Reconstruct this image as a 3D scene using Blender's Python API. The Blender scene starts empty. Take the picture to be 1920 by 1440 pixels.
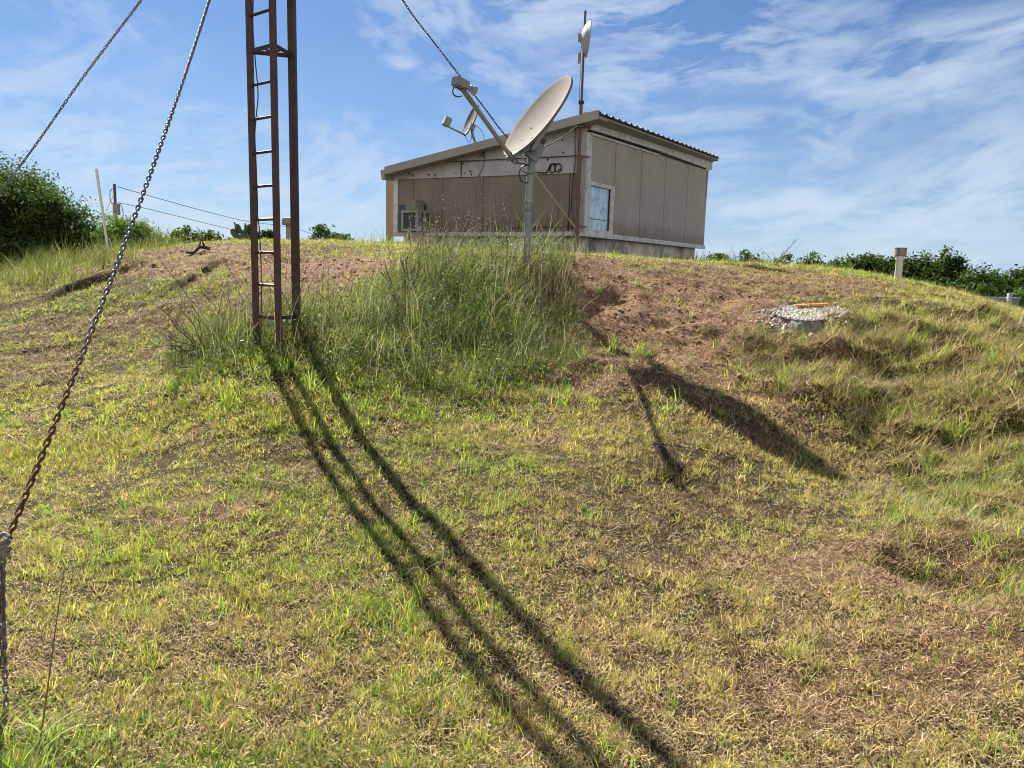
import bpy, bmesh, math, random
import numpy as np
from mathutils import Vector, Matrix

random.seed(7)
RNG = np.random.default_rng(11)
R = math.radians
scene = bpy.context.scene
COL = scene.collection

# ------------------------------------------------------------------ camera
F = 1450.0                       # focal length in pixels of the 1920 px wide photograph
PITCH, ROLL = R(8.2), R(1.4)
EYE = 1.6
cd = bpy.data.cameras.new('camera'); cam = bpy.data.objects.new('camera', cd); COL.objects.link(cam)
cd.sensor_width = 36.0; cd.lens = 36.0 * F / 1920.0; cd.clip_start = 0.05; cd.clip_end = 4000
CM = Matrix.Rotation(R(90) - PITCH, 4, 'X') @ Matrix.Rotation(ROLL, 4, 'Z')
cam.matrix_world = Matrix.Translation((0, 0, EYE)) @ CM
scene.camera = cam

# ------------------------------------------------------------------ sun, sky, exposure
SUN_AZ, SUN_EL = R(-28.6), R(42)          # to the left of straight ahead, high
SV = Vector((math.sin(SUN_AZ) * math.cos(SUN_EL), math.cos(SUN_AZ) * math.cos(SUN_EL), math.sin(SUN_EL)))
sd = bpy.data.lights.new('sun', 'SUN'); sun = bpy.data.objects.new('sun', sd); COL.objects.link(sun)
sd.energy = 5.0; sd.angle = R(0.53); sd.color = (1.0, 0.93, 0.79)
sun.rotation_euler = SV.to_track_quat('Z', 'Y').to_euler(); sun.location = (0, 0, 30)
scene.view_settings.view_transform = 'Standard'; scene.view_settings.look = 'None'
scene.view_settings.exposure = 1.62; scene.view_settings.gamma = 1.0
try: scene.view_settings.use_curve_mapping = False
except Exception: pass
scene.cycles.pixel_filter_type = 'BLACKMAN_HARRIS'; scene.cycles.filter_width = 1.05; scene.cycles.max_bounces = 7; scene.cycles.transparent_max_bounces = 8
scene.cycles.diffuse_bounces = 3

def ray(px, py):
    d = CM.to_3x3() @ Vector(((px - 960) / F, -(py - 720) / F, -1.0))
    return d
def at(px, py, Y):
    """world point seen at that place of the photograph, at world distance Y in front"""
    d = ray(px, py); s = Y / d.y
    return Vector((0, 0, EYE)) + d * s

class NT:
    def __init__(s, tree): s.t = tree; s.n = tree.nodes; s.l = tree.links
    def new(s, typ, **kw):
        n = s.n.new(typ)
        ins = kw.pop('ins', None)
        for k, v in kw.items(): setattr(n, k, v)
        if ins:
            for k, v in ins.items():
                if hasattr(v, 'is_output') or isinstance(v, bpy.types.NodeSocket): s.l.new(v, n.inputs[k])
                else: n.inputs[k].default_value = v
        return n
    def math(s, op, a, b=None, clamp=False):
        ins = {0: a}
        if b is not None: ins[1] = b
        n = s.new('ShaderNodeMath', operation=op, ins=ins); n.use_clamp = clamp
        return n.outputs[0]
    def noise(s, vec, scale, detail=4, rough=.55, dist=0.0):
        return s.new('ShaderNodeTexNoise', ins={'Vector': vec, 'Scale': scale, 'Detail': detail, 'Roughness': rough, 'Distortion': dist}).outputs['Fac']
    def ramp(s, fac, pts):
        n = s.new('ShaderNodeValToRGB', ins={0: fac}); cr = n.color_ramp
        while len(cr.elements) < len(pts): cr.elements.new(.5)
        for e, (p, c) in zip(cr.elements, pts):
            e.position = p; e.color = (c[0], c[1], c[2], 1) if not isinstance(c, (int, float)) else (c, c, c, 1)
        return n.outputs[0]
    def mix(s, fac, a, b, mode='MIX'):
        n = s.new('ShaderNodeMix', data_type='RGBA', blend_type=mode)
        for i, v in ((0, fac), (6, a), (7, b)):
            if isinstance(v, bpy.types.NodeSocket): s.l.new(v, n.inputs[i])
            else: n.inputs[i].default_value = v if isinstance(v, (int, float)) and i == 0 else (v[0], v[1], v[2], 1)
        return n.outputs[2]

world = bpy.data.worlds.new('World'); scene.world = world; world.use_nodes = True
def make_world():
    t = NT(world.node_tree); t.n.clear()
    tc = t.new('ShaderNodeTexCoord').outputs['Generated']
    sky = t.new('ShaderNodeTexSky', sky_type='NISHITA'); sky.sun_disc = False
    sky.sun_elevation = SUN_EL; sky.sun_rotation = SUN_AZ
    sky.altitude = 300; sky.air_density = 1.0; sky.dust_density = 0.6; sky.ozone_density = 2.6
    sp = t.new('ShaderNodeSeparateXYZ', ins={0: tc})
    az = t.math('ARCTAN2', sp.outputs[0], sp.outputs[1])
    el = t.math('ARCSINE', sp.outputs[2])
    P = t.new('ShaderNodeCombineXYZ', ins={0: az, 1: el, 2: 0.0}).outputs[0]
    # slow warp so that the wisps curl
    wn = t.new('ShaderNodeTexNoise', ins={'Vector': P, 'Scale': 5.0, 'Detail': 3.0})
    w1 = t.new('ShaderNodeVectorMath', operation='SUBTRACT', ins={0: wn.outputs['Color'], 1: (.5, .5, .5)}).outputs[0]
    w2 = t.new('ShaderNodeVectorMath', operation='MULTIPLY', ins={0: w1, 1: (.10, .05, 0)}).outputs[0]
    PW = t.new('ShaderNodeVectorMath', operation='ADD', ins={0: P, 1: w2}).outputs[0]
    def fibre(rot, sx, sy, sc, det=9):
        m = t.new('ShaderNodeMapping', vector_type='TEXTURE', ins={'Vector': PW, 'Rotation': (0, 0, R(rot)), 'Scale': (sx, sy, 1)}).outputs[0]
        return t.noise(m, sc, det, .62, .12)
    fa = fibre(5, 1.0, .24, 6.5, 12); fb = fibre(-14, .8, .42, 10.0, 12); fc = fibre(26, 1, .22, 6.0, 12)
    f1 = t.ramp(fa, [(.44, 0), (.66, 1)]); f2 = t.ramp(fb, [(.45, 0), (.66, 1)]); f3 = t.ramp(fc, [(.44, 0), (.66, 1)])
    total = None
    def blob(px, py, rx, ry, rot, wgt, fib):
        nonlocal total
        d = ray(px, py).normalized(); a = math.atan2(d.x, d.y); e = math.asin(d.z)
        m = t.new('ShaderNodeMapping', vector_type='TEXTURE', ins={'Vector': PW, 'Location': (a, e, 0), 'Rotation': (0, 0, R(rot)), 'Scale': (rx / F, ry / F, 1)}).outputs[0]
        g = t.new('ShaderNodeTexGradient', gradient_type='SPHERICAL', ins={0: m}).outputs['Fac']
        g = t.math('SMOOTH_MIN', g, .6, ) if False else t.math('POWER', g, .8)
        v = t.math('MULTIPLY', t.math('MULTIPLY', g, wgt * .9), fib)
        total = v if total is None else t.math('ADD', total, v)
    for b in ((820, 30, 240, 120, -20, 1.5, f2), (1330, 60, 420, 110, -4, 1.9, f1), (1040, 10, 420, 60, 0, 1.4, f1), (1260, 135, 260, 34, 0, 2.0, f1),
              (1120, 180, 300, 60, 6, 1.3, f2), (1270, 228, 220, 26, 0, 1.9, f1),
              (1740, 115, 190, 50, 10, 2.3, f1), (1750, 180, 140, 26, 14, 1.3, f2), (1900, 60, 200, 80, 30, 1.2, f3),
              (1528, 300, 52, 220, 4, 1.15, f2), (1560, 200, 90, 130, -38, 1.2, f3),
              (1850, 330, 420, 95, 20, 2.1, f3), (1640, 410, 420, 60, 8, 1.9, f1), (1420, 385, 160, 26, 2, 2.2, f1), (1350, 290, 120, 26, 0, 1.3, f1), (1350, 340, 110, 22, 0, 1.2, f1), (1480, 470, 500, 60, 0, .9, f1),
              (150, 280, 420, 110, -6, 1.6, f1), (330, 400, 500, 90, -4, 1.7, f1), (650, 350, 260, 100, -20, 1.5, f3), (80, 130, 260, 80, 16, .8, f3), (700, 280, 240, 60, -14, 1.2, f2),
              (150, 20, 220, 50, -16, .9, f2), (700, 78, 55, 18, 0, 1.6, f1), (745, 118, 50, 16, 0, 2.0, f1), (870, 150, 60, 40, 0, 1.5, f2), (960, 160, 80, 26, 0, 1.2, f1),
              (430, 215, 160, 22, -4, 1.0, f1), (2200, 250, 500, 300, 0, 1.2, f1), (-500, 250, 600, 260, 0, 1.2, f2), (500, 430, 900, 70, 0, .9, f1)):
        blob(*b)
    thin = t.math('MULTIPLY', t.ramp(fibre(3, 1.2, .4, 2.2, 6), [(.40, 0), (.8, 1)]), .22)
    total = t.math('ADD', total, thin)
    cf = t.math('SUBTRACT', 1.0, t.math('POWER', 2.718, t.math('MULTIPLY', total, -1.05)), clamp=True)
    lp = t.math('MULTIPLY', cf, .80)
    skc = t.mix(1.0, sky.outputs[0], (SKY_TINT[0], SKY_TINT[1], SKY_TINT[2]), 'MULTIPLY')
    # pale air near the horizon
    hz = t.math('POWER', t.math('SUBTRACT', 1.0, t.math('ABSOLUTE', sp.outputs[2]), clamp=True), 7.5)
    c0 = t.mix(t.math('MULTIPLY', hz, .80), skc, (4.0, 5.0, 6.3))
    c = t.mix(lp, c0, (4.5, 5.15, 6.1))
    # unseen bright cloud bank added behind the camera to fill the shaded walls
    bn = t.noise(t.new('ShaderNodeMapping', ins={'Vector': tc, 'Scale': (1, 1, 2.6)}).outputs[0], 2.4, 8, .6, .4)
    bk = t.ramp(t.math('ADD', t.math('MULTIPLY', sp.outputs[1], -.75), t.math('MULTIPLY', t.math('SUBTRACT', bn, .5), .9)), [(.16, 0), (.46, 1)])
    bk = t.math('MULTIPLY', bk, t.ramp(sp.outputs[2], [(.45, 1), (.85, .15)]))
    c = t.mix(bk, c, (7.4, 7.4, 7.3))
    bg = t.new('ShaderNodeBackground', ins={'Color': c, 'Strength': 0.05})
    t.l.new(bg.outputs[0], t.new('ShaderNodeOutputWorld').inputs[0])
SKY_TINT = (.26, .405, .58)
make_world()

# ------------------------------------------------------------------ helpers
def tag(o, label=None, cat=None, group=None, kind=None):
    if label: o['label'] = label
    if cat: o['category'] = cat
    if group: o['group'] = group
    if kind: o['kind'] = kind
    return o
def thing(name, loc, label, cat, group=None):
    o = bpy.data.objects.new(name, None); COL.objects.link(o); o.location = loc; o.empty_display_size = .1
    return tag(o, label, cat, group)
def link_mesh(name, me, mat, parent=None):
    o = bpy.data.objects.new(name, me); COL.objects.link(o)
    if mat: me.materials.append(mat)
    if parent is not None:
        o.parent = parent
        p = parent.location if parent.parent is None else parent.location + parent.parent.location
        o.matrix_parent_inverse = Matrix.Identity(4)
        me.transform(Matrix.Translation(-p))
        if parent.parent is not None: pass
    return o

class MB:
    """collects simple shapes (world coordinates) into one mesh"""
    def __init__(s): s.bm = bmesh.new()
    def quadbox(s, c8):
        v = [s.bm.verts.new(p) for p in c8]      # 0-3 bottom ring, 4-7 top ring
        for f in ((3, 2, 1, 0), (4, 5, 6, 7), (0, 1, 5, 4), (1, 2, 6, 5), (2, 3, 7, 6), (3, 0, 4, 7)):
            s.bm.faces.new([v[i] for i in f])
        return s
    def box(s, c, ax, ay, az_, sx, sy, sz):
        c = Vector(c); ax = Vector(ax).normalized() * sx / 2; ay = Vector(ay).normalized() * sy / 2; az_ = Vector(az_).normalized() * sz / 2
        return s.quadbox([c + i * ax + j * ay - az_ for i, j in ((-1, -1), (1, -1), (1, 1), (-1, 1))] + [c + i * ax + j * ay + az_ for i, j in ((-1, -1), (1, -1), (1, 1), (-1, 1))])
    def tube(s, pts, r, n=8, cap=True, r2=None):
        pts = [Vector(p) for p in pts]; rings = []
        m = len(pts); up = None
        for i, p in enumerate(pts):
            d = (pts[min(i + 1, m - 1)] - pts[max(i - 1, 0)]).normalized()
            if up is None:
                up = Vector((0, 0, 1)) if abs(d.z) < .9 else Vector((1, 0, 0))
            a = d.cross(up).normalized(); b = a.cross(d).normalized(); up = b
            rr = r if r2 is None else r + (r2 - r) * i / (m - 1)
            rings.append([s.bm.verts.new(p + (a * math.cos(t) + b * math.sin(t)) * rr) for t in [2 * math.pi * k / n for k in range(n)]])
        for A, B in zip(rings, rings[1:]):
            for k in range(n): s.bm.faces.new((A[k], A[(k + 1) % n], B[(k + 1) % n], B[k]))
        if cap: s.bm.faces.new(rings[0][::-1]); s.bm.faces.new(rings[-1])
        return s
    def bar(s, a, b, w, t, wdir):
        """flat bar from a to b, w wide along wdir, t thick"""
        a = Vector(a); b = Vector(b); d = (b - a); L = d.length; d.normalize()
        w_ = Vector(wdir); w_ = (w_ - d * w_.dot(d)).normalized(); n_ = d.cross(w_)
        return s.box((a + b) / 2, w_, n_, d, w, t, L)
    def lathe(s, origin, axis, prof, n=24):
        axis = Vector(axis).normalized(); u = axis.orthogonal().normalized(); v = axis.cross(u); origin = Vector(origin); rings = []
        for r, h in prof:
            rings.append([s.bm.verts.new(origin + axis * h + (u * math.cos(2 * math.pi * k / n) + v * math.sin(2 * math.pi * k / n)) * max(r, 1e-4)) for k in range(n)])
        for A, B in zip(rings, rings[1:]):
            for k in range(n): s.bm.faces.new((A[k], A[(k + 1) % n], B[(k + 1) % n], B[k]))
        return s
    def build(s, name, mat, parent=None, smooth=False, bevel=0):
        bmesh.ops.recalc_face_normals(s.bm, faces=s.bm.faces)
        if bevel: bmesh.ops.bevel(s.bm, geom=list(s.bm.edges), offset=bevel, segments=2, affect='EDGES', clamp_overlap=True)
        me = bpy.data.meshes.new(name); s.bm.to_mesh(me); s.bm.free()
        if smooth:
            for p in me.polygons: p.use_smooth = True
            if smooth == 'auto': me.set_sharp_from_angle(angle=R(40))
        return link_mesh(name, me, mat, parent)

def mesh_np(name, co, tris, mat, parent=None, cols=None, smooth=False, off=(0, 0, 0)):
    me = bpy.data.meshes.new(name)
    co = np.asarray(co, dtype=np.float32) - np.asarray(off, dtype=np.float32); tris = np.asarray(tris, dtype=np.int32)
    me.vertices.add(len(co)); me.vertices.foreach_set('co', co.ravel())
    k = tris.shape[1]
    me.loops.add(tris.size); me.loops.foreach_set('vertex_index', tris.ravel())
    me.polygons.add(len(tris)); me.polygons.foreach_set('loop_start', np.arange(len(tris), dtype=np.int32) * k)
    if smooth: me.polygons.foreach_set('use_smooth', np.ones(len(tris), dtype=bool))
    me.update(calc_edges=True)
    if cols is not None:
        ca = me.color_attributes.new('Col', 'FLOAT_COLOR', 'POINT')
        c4 = np.ones((len(co), 4), dtype=np.float32); c4[:, :3] = cols
        ca.data.foreach_set('color', c4.ravel())
    if mat: me.materials.append(mat)
    o = bpy.data.objects.new(name, me); COL.objects.link(o)
    if parent is not None: o.parent = parent
    return o

def vnoise(x, y, s, seed=0):
    x = np.asarray(x, float) / s + seed * 17.31; y = np.asarray(y, float) / s - seed * 9.77
    xi = np.floor(x).astype(np.int64); yi = np.floor(y).astype(np.int64); fx = x - xi; fy = y - yi
    fx = fx * fx * (3 - 2 * fx); fy = fy * fy * (3 - 2 * fy)
    def h(a, b):
        n = (a * 374761393 + b * 668265263 + seed * 1442695) & 0x7fffffff
        n = ((n ^ (n >> 13)) * 1274126177) & 0x7fffffff
        return ((n ^ (n >> 16)) & 0xffff) / 65535.0
    return (h(xi, yi) * (1 - fx) + h(xi + 1, yi) * fx) * (1 - fy) + (h(xi, yi + 1) * (1 - fx) + h(xi + 1, yi + 1) * fx) * fy
def fbm(x, y, s, seed=0, o=4):
    v = 0; a = 1; t = 0
    for i in range(o): v = v + a * vnoise(x, y, s, seed + i); t += a; a *= .55; s /= 2.1
    return v / t
def sst(a, b, v):
    t = np.clip((v - a) / (b - a), 0, 1); return t * t * (3 - 2 * t)

# ------------------------------------------------------------------ terrain height
CP = [(0,1440,2.2),(480,1440,2.35),(960,1440,2.4),(1440,1440,2.4),(1920,1440,2.35),
      (0,1000,4.1),(480,1000,4.15),(960,1000,4.2),(1440,1000,4.45),(1920,1000,3.95),
      (960,800,6.0),(1410,800,6.05),(1600,890,5.6),(1300,905,4.98),(1200,840,5.4),(520,640,7.0),(960,640,7.9),(760,640,7.5),(985,492,9.5),(1100,500,9.8),
      (1500,592,8.8),(1500,506,12.2),(1250,500,10.8),(1250,620,8.2),(1235,705,6.8),(1700,620,7.8),(1700,528,12),
      (1900,596,8.8),(1800,560,10),(1920,760,6.1),(1920,880,5.1),(1700,800,6.2),(1500,700,7.1),
      (400,462,13),(250,475,13),(100,530,11.3),(0,565,10.8),(0,700,8.0),(0,830,6.0),(240,700,7.8),(240,850,5.6),(240,560,10.2),
      (480,760,5.9),(480,500,11),(700,482,12),(850,482,11.2),(550,458,17),(720,455,16.5),(1120,490,15.5),(1310,490,21),(1330,495,16),(1600,512,14)]
pts = [tuple(at(*c)) for c in CP]
pts += [(-20, 32, .2), (0, 34, .6), (20, 34, -2.0), (16, 15, -1.5), (22, 9, -2.3), (-19, 13, -.4), (-12, 6, -.1), (-17, 20, .2), (11, 3, -.5), (11.5, 9, -.7),
        (0, -4, 0), (-8, -2, 0), (8, -2, -.1), (-20, -6, 0), (20, -6, -.6), (0, 1, .0), (-5, 2, 0), (5, 2, -.05), (9, 22, 1.4), (-8, 22, 1.6), (2, 25, 1.9), (-1, 20, 2.1), (30, 25, -3), (-34, 24, -.2), (14, 21, -.4), (-3, 2, 0), (3, 1, 0)]
pts = np.array(pts)
def tps_fit(p, lam=.02):
    n = len(p); d = np.linalg.norm(p[:, None, :2] - p[None, :, :2], axis=2)
    K = np.where(d > 0, d * d * np.log(d + 1e-9), 0) + lam * np.eye(n)
    Pm = np.c_[np.ones(n), p[:, :2]]
    A = np.block([[K, Pm], [Pm.T, np.zeros((3, 3))]])
    return np.linalg.solve(A, np.r_[p[:, 2], 0, 0, 0])
TW = tps_fit(pts)
def Gs(x, y):
    """smooth ground height"""
    x = np.asarray(x, float); y = np.asarray(y, float); shp = x.shape; x = x.ravel(); y = y.ravel()
    out = np.empty(len(x)); n = len(pts)
    for i in range(0, len(x), 40000):
        X = np.clip(x[i:i+40000], -34, 34); Y = np.clip(y[i:i+40000], -6, 36)
        d2 = (X[:, None] - pts[None, :, 0]) ** 2 + (Y[:, None] - pts[None, :, 1]) ** 2
        z = (0.5 * d2 * np.log(d2 + 1e-9)) @ TW[:n] + TW[n] + TW[n + 1] * X + TW[n + 2] * Y
        xx = x[i:i+40000]; yy = y[i:i+40000]
        far = -1.8 - 1.7 * sst(0, 60, xx)
        e = np.maximum(sst(20, 40, np.abs(xx)), sst(27, 42, yy)); e = np.maximum(e, sst(3, 9, -yy) * .6)
        out[i:i+40000] = z * (1 - e) + far * e
    return out.reshape(shp)
_gx = np.linspace(-30, 30, 601); _gy = np.linspace(-5, 40, 451)
_GG = Gs(*np.meshgrid(_gx, _gy))
def Gsm(x, y):
    x = np.asarray(x, float); y = np.asarray(y, float)
    inside = (x > -29.9) & (x < 29.9) & (y > -4.9) & (y < 39.9)
    u = np.clip((x + 30) / .1, 0, 599.999); v = np.clip((y + 5) / .1, 0, 449.999)
    i = u.astype(int); j = v.astype(int); a = u - i; b = v - j
    z = (_GG[j, i] * (1 - a) + _GG[j, i + 1] * a) * (1 - b) + (_GG[j + 1, i] * (1 - a) + _GG[j + 1, i + 1] * a) * b
    if np.all(inside): return z
    o = np.array(z, copy=True); m = ~inside
    o[m] = Gs(x[m], y[m]) if o.ndim else Gs(x, y)
    return o
def gpx(px, py, ymin=1.5, ymax=40):
    d = ray(px, py); Y = np.arange(ymin, ymax, .02); s = Y / d.y
    X = d.x * s; Z = EYE + d.z * s; g = Gsm(X, Y); k = np.where(Z < g)[0]
    if len(k) == 0: k = [int(np.argmin(Z - g))]
    return Vector((X[k[0]], Y[k[0]], g[k[0]]))

# ------------------------------------------------------------------ ground cover fields (world space ellipses)
def field(lst, e0=.75, e1=1.15):
    L = []
    for px, py, rx, ry, w in lst:
        p = gpx(px, py); L.append((p.x, p.y, rx, ry, w))
    def f(x, y, wob=.45, s=.7, seed=5):
        v = np.zeros_like(x); q = (fbm(x, y, s, seed) - .5) * wob * 2
        for cx, cy, rx, ry, w in L:
            d = np.sqrt(((x - cx) / rx) ** 2 + ((y - cy) / ry) ** 2) + q
            v = np.maximum(v, w * (1 - sst(e0, e1, d)))
        return v
    return f
tall_f = field([(540, 625, .95, .75, 1.0), (450, 635, .75, .6, 1.0), (390, 650, .5, .45, .8), (640, 620, 1.0, 1.0, .85), (760, 600, 1.0, 1.3, .85), (890, 590, .95, 1.4, 1.0), (985, 530, .62, .9, .9), (860, 505, 1.0, .8, .9), (1000, 660, .6, .4, .4), (380, 660, .5, .4, .55), (900, 690, .9, .4, .75), (720, 690, 1.2, .4, .8), (980, 690, .6, .4, .7), (1030, 590, .4, .9, .5), (1030, 480, .5, .5, .7), (780, 470, .9, .6, .6), (620, 680, 1.2, .4, .5)], .45, 1.25)
soil_f = field([(1250, 560, 1.9, 1.4, 1.0), (1180, 640, 1.1, .9, .9), (1330, 720, 1.0, .5, .55), (1450, 800, .6, .4, .4), (1400, 620, 1.5, 1.0, .85), (1450, 520, 2.2, 1.2, .7), (700, 495, 2.2, 1.2, 1.0), (400, 490, 1.9, .9, .7), (340, 480, 1.6, 1.2, .8), (590, 520, 1.2, 1.4, .8),
                (390, 945, .5, .28, .6), (1430, 830, .35, .18, .8), (1650, 1060, .7, .35, .55), (1780, 1200, .6, .3, .55), (1350, 1060, .5, .22, .3), (250, 590, 1.6, .5, .35), (60, 680, 1.2, .5, .45), (500, 880, .5, .2, .3), (1560, 1300, .6, .25, .5), (1250, 700, 1.1, .5, .6), (1330, 940, .5, .2, .3)])
wild_f = field([(1750, 650, 1.9, 1.6, 1.0), (1900, 700, 1.7, 1.6, 1.0), (1600, 600, .9, .8, .7), (1650, 700, 1.2, .6, .8), (1880, 900, .9, 1.2, 1.0), (1900, 1040, .55, .7, .7), (1800, 800, .9, .8, .8), (1720, 850, .6, .4, .5)])
straw_f = field([(1750, 690, 1.1, .35, .9), (1850, 740, .8, .3, .8), (1560, 660, .6, .2, .6), (1700, 920, .75, .22, .95), (1800, 980, .5, .25, .9), (1620, 590, .7, .35, .6), (1800, 600, 1.2, .6, .5)])
wildl_f = field([(60, 520, 1.8, 1.5, 1.0), (150, 480, 1.6, 1.5, 1.0), (250, 470, 1.2, 1.0, .6), (-100, 540, 3, 2.5, 1.0)])
lush_f = field([(620, 740, 1.2, .5, .9), (420, 720, .8, .4, .8), (700, 800, .9, .4, .6), (900, 760, 1.1, .4, .7), (1000, 880, .7, .3, .4), (300, 1060, .35, .2, .8), (100, 860, .7, .4, .5), (1820, 1000, .6, .5, .5),
                (1185, 655, .22, .2, 1.0), (1120, 900, .35, .2, .5), (560, 1080, .3, .2, .6), (250, 560, 1.2, .5, .5), (430, 530, 1.0, .35, .6), (640, 1120, .3, .15, .4), (1370, 830, .3, .15, .6), (40, 1430, .25, .2, .8), (900, 1300, .4, .15, .2)])
yel_f = field([(200, 800, 2.2, 1.6, 1.0), (150, 1050, 1.4, .8, .8), (500, 900, 1.0, .8, .5)])
dry_f = field([(1350, 800, 2.0, 1.3, .75), (1450, 1250, 1.3, .8, 1.0), (1150, 1050, 1.0, .6, .7), (1700, 1000, 1.2, 1.2, .9), (1150, 1350, .6, .4, .7), (1500, 1000, 1.6, 1.2, .9), (1600, 1250, 1.2, .8, .9), (300, 1250, .8, .35, .6), (1300, 950, 1.0, .7, .4), (1100, 1250, .7, .35, .4), (600, 1350, .4, .2, .3), (1700, 1100, .9, .7, .8), (250, 610, 1.8, .7, .5)])

def Gd(x, y):
    """ground height with its lumps"""
    x = np.asarray(x, float); y = np.asarray(y, float)
    z = Gsm(x, y)
    near = 1 - sst(18, 30, y) * .6
    rough = np.clip(soil_f(x, y) * .7 + wild_f(x, y) * 1.6 + .35 + .3 * sst(5.5, 7, y), 0, 2.2)
    z = z + (fbm(x, y, .5, 3, 4) - .5) * .12 * rough * near
    z = z + (fbm(x, y, .13, 8, 3) - .5) * .05 * np.clip(rough, .3, 1.2) * near
    wf = np.clip(wild_f(x, y) + .45 * soil_f(x, y) * sst(-.5, .8, x) * sst(5, 6.5, y) * (1 - sst(9, 10.5, y)), 0, 1); z = z + wf * near * (np.abs(fbm(x, y * 1.5, .75, 151, 3) - .5) ** .7 - .3) * .42
    # little erosion steps left and right on the slope
    for (a, b, dep, wd) in STEPS:
        ax, ay = a; bx, by = b; L = math.hypot(bx - ax, by - ay); ux, uy = (bx - ax) / L, (by - ay) / L
        s = (x - ax) * ux + (y - ay) * uy; d = -(x - ax) * uy + (y - ay) * ux + (fbm(x, y, .3, 21, 3) - .5) * .25
        m = sst(-.1, .25, s) * (1 - sst(L - .25, L + .1, s))
        z = z + m * dep * np.exp(-(d / wd) ** 2 * .5) * np.where(d > 0, 1, -1) * np.minimum(1, np.abs(d) / (wd * .25))
    return z
STEPS = []
def step(p, q, dep, wd):
    a = gpx(*p); b = gpx(*q); STEPS.append(((a.x, a.y), (b.x, b.y), dep * .55, wd * .8))
_s = [((330, 540), (420, 488), .09, .22), ((90, 560), (260, 500), .10, .25), ((1440, 525), (1520, 558), .09, .2), ((1620, 560), (1720, 580), .06, .2), ((1090, 600), (1120, 560), .08, .2), ((1480, 640), (1720, 690), .10, .22), ((1650, 800), (1860, 960), .09, .22), ((1760, 670), (1900, 700), .09, .2)]
for q in _s: step(*q)

# ------------------------------------------------------------------ materials
def mat_new(name):
    m = bpy.data.materials.new(name); m.use_nodes = True; t = NT(m.node_tree); t.n.clear()
    out = t.new('ShaderNodeOutputMaterial'); return m, t, out
def mat_simple(name, col, rough=.6, metal=0, var=.15, scale=8, bump=0.0, spec=.4, dirt=None, dirtamt=.5, dscale=3):
    m, t, out = mat_new(name)
    tc = t.new('ShaderNodeTexCoord').outputs['Object']
    n1 = t.noise(tc, scale, 6, .6)
    c = t.mix(n1, tuple(v * (1 - var) for v in col), tuple(min(1, v * (1 + var)) for v in col))
    if dirt:
        n2 = t.ramp(t.noise(tc, dscale, 8, .65, .3), [(.42, 0), (.66, 1)])
        c = t.mix(t.math('MULTIPLY', n2, dirtamt), c, dirt)
    p = t.new('ShaderNodeBsdfPrincipled', ins={'Base Color': c, 'Roughness': rough, 'Metallic': metal, 'Specular IOR Level': spec})
    if bump:
        b = t.new('ShaderNodeBump', ins={'Height': t.noise(tc, scale * 4, 6, .6), 'Strength': bump, 'Distance': .02})
        t.l.new(b.outputs[0], p.inputs['Normal'])
    t.l.new(p.outputs[0], out.inputs[0]); return m
def mat_leaf(name, trans=.4, rough=.55, tcol=(1.25, 1.3, .55), spec=.35, sat=1.0):
    m, t, out = mat_new(name)
    a = t.new('ShaderNodeAttribute', attribute_name='Col').outputs['Color']
    p = t.new('ShaderNodeBsdfPrincipled', ins={'Base Color': a, 'Roughness': rough, 'Specular IOR Level': spec})
    tr = t.new('ShaderNodeBsdfTranslucent', ins={'Color': t.mix(1.0, a, tcol, 'MULTIPLY')})
    mx = t.new('ShaderNodeMixShader', ins={0: trans}); t.l.new(p.outputs[0], mx.inputs[1]); t.l.new(tr.outputs[0], mx.inputs[2])
    t.l.new(mx.outputs[0], out.inputs[0]); return m

def ground_material():
    m, t, out = mat_new('soil_and_shaded_thatch')
    pos = t.new('ShaderNodeNewGeometry').outputs['Position']
    at_ = t.new('ShaderNodeAttribute', attribute_name='Col').outputs['Color']
    sp = t.new('ShaderNodeSeparateColor', ins={0: at_})
    n_f = t.noise(pos, 38, 8, .7, .4); n_m = t.noise(pos, 9, 8, .65, .3); n_l = t.noise(pos, 1.3, 5, .55)
    st = t.new('ShaderNodeMapping', ins={'Vector': pos, 'Rotation': (0, 0, .5), 'Scale': (30, 120, 60)}).outputs[0]
    straw = t.noise(st, 1, 5, .7, 1.2)
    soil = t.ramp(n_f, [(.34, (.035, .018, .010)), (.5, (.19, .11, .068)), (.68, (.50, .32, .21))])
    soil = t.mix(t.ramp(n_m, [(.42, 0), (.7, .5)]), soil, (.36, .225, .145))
    thatch = t.ramp(straw, [(.36, (.010, .007, .004)), (.54, (.055, .036, .020)), (.74, (.24, .17, .095))])  # shade deep between the blades is painted into these near black tones
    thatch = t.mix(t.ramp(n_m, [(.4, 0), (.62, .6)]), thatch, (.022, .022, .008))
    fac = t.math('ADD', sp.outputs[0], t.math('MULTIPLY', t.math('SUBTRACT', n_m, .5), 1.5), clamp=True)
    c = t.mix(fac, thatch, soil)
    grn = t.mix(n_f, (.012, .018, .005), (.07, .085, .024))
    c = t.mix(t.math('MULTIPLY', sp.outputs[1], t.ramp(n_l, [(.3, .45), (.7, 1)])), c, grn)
    p = t.new('ShaderNodeBsdfPrincipled', ins={'Base Color': c, 'Roughness': .95, 'Specular IOR Level': .15})
    h = t.math('ADD', t.math('MULTIPLY', n_f, .5), t.math('ADD', t.math('MULTIPLY', straw, .3), t.math('MULTIPLY', n_m, .7)))
    b = t.new('ShaderNodeBump', ins={'Height': h, 'Strength': 1.0, 'Distance': .05})
    t.l.new(b.outputs[0], p.inputs['Normal']); t.l.new(p.outputs[0], out.inputs[0]); return m

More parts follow.
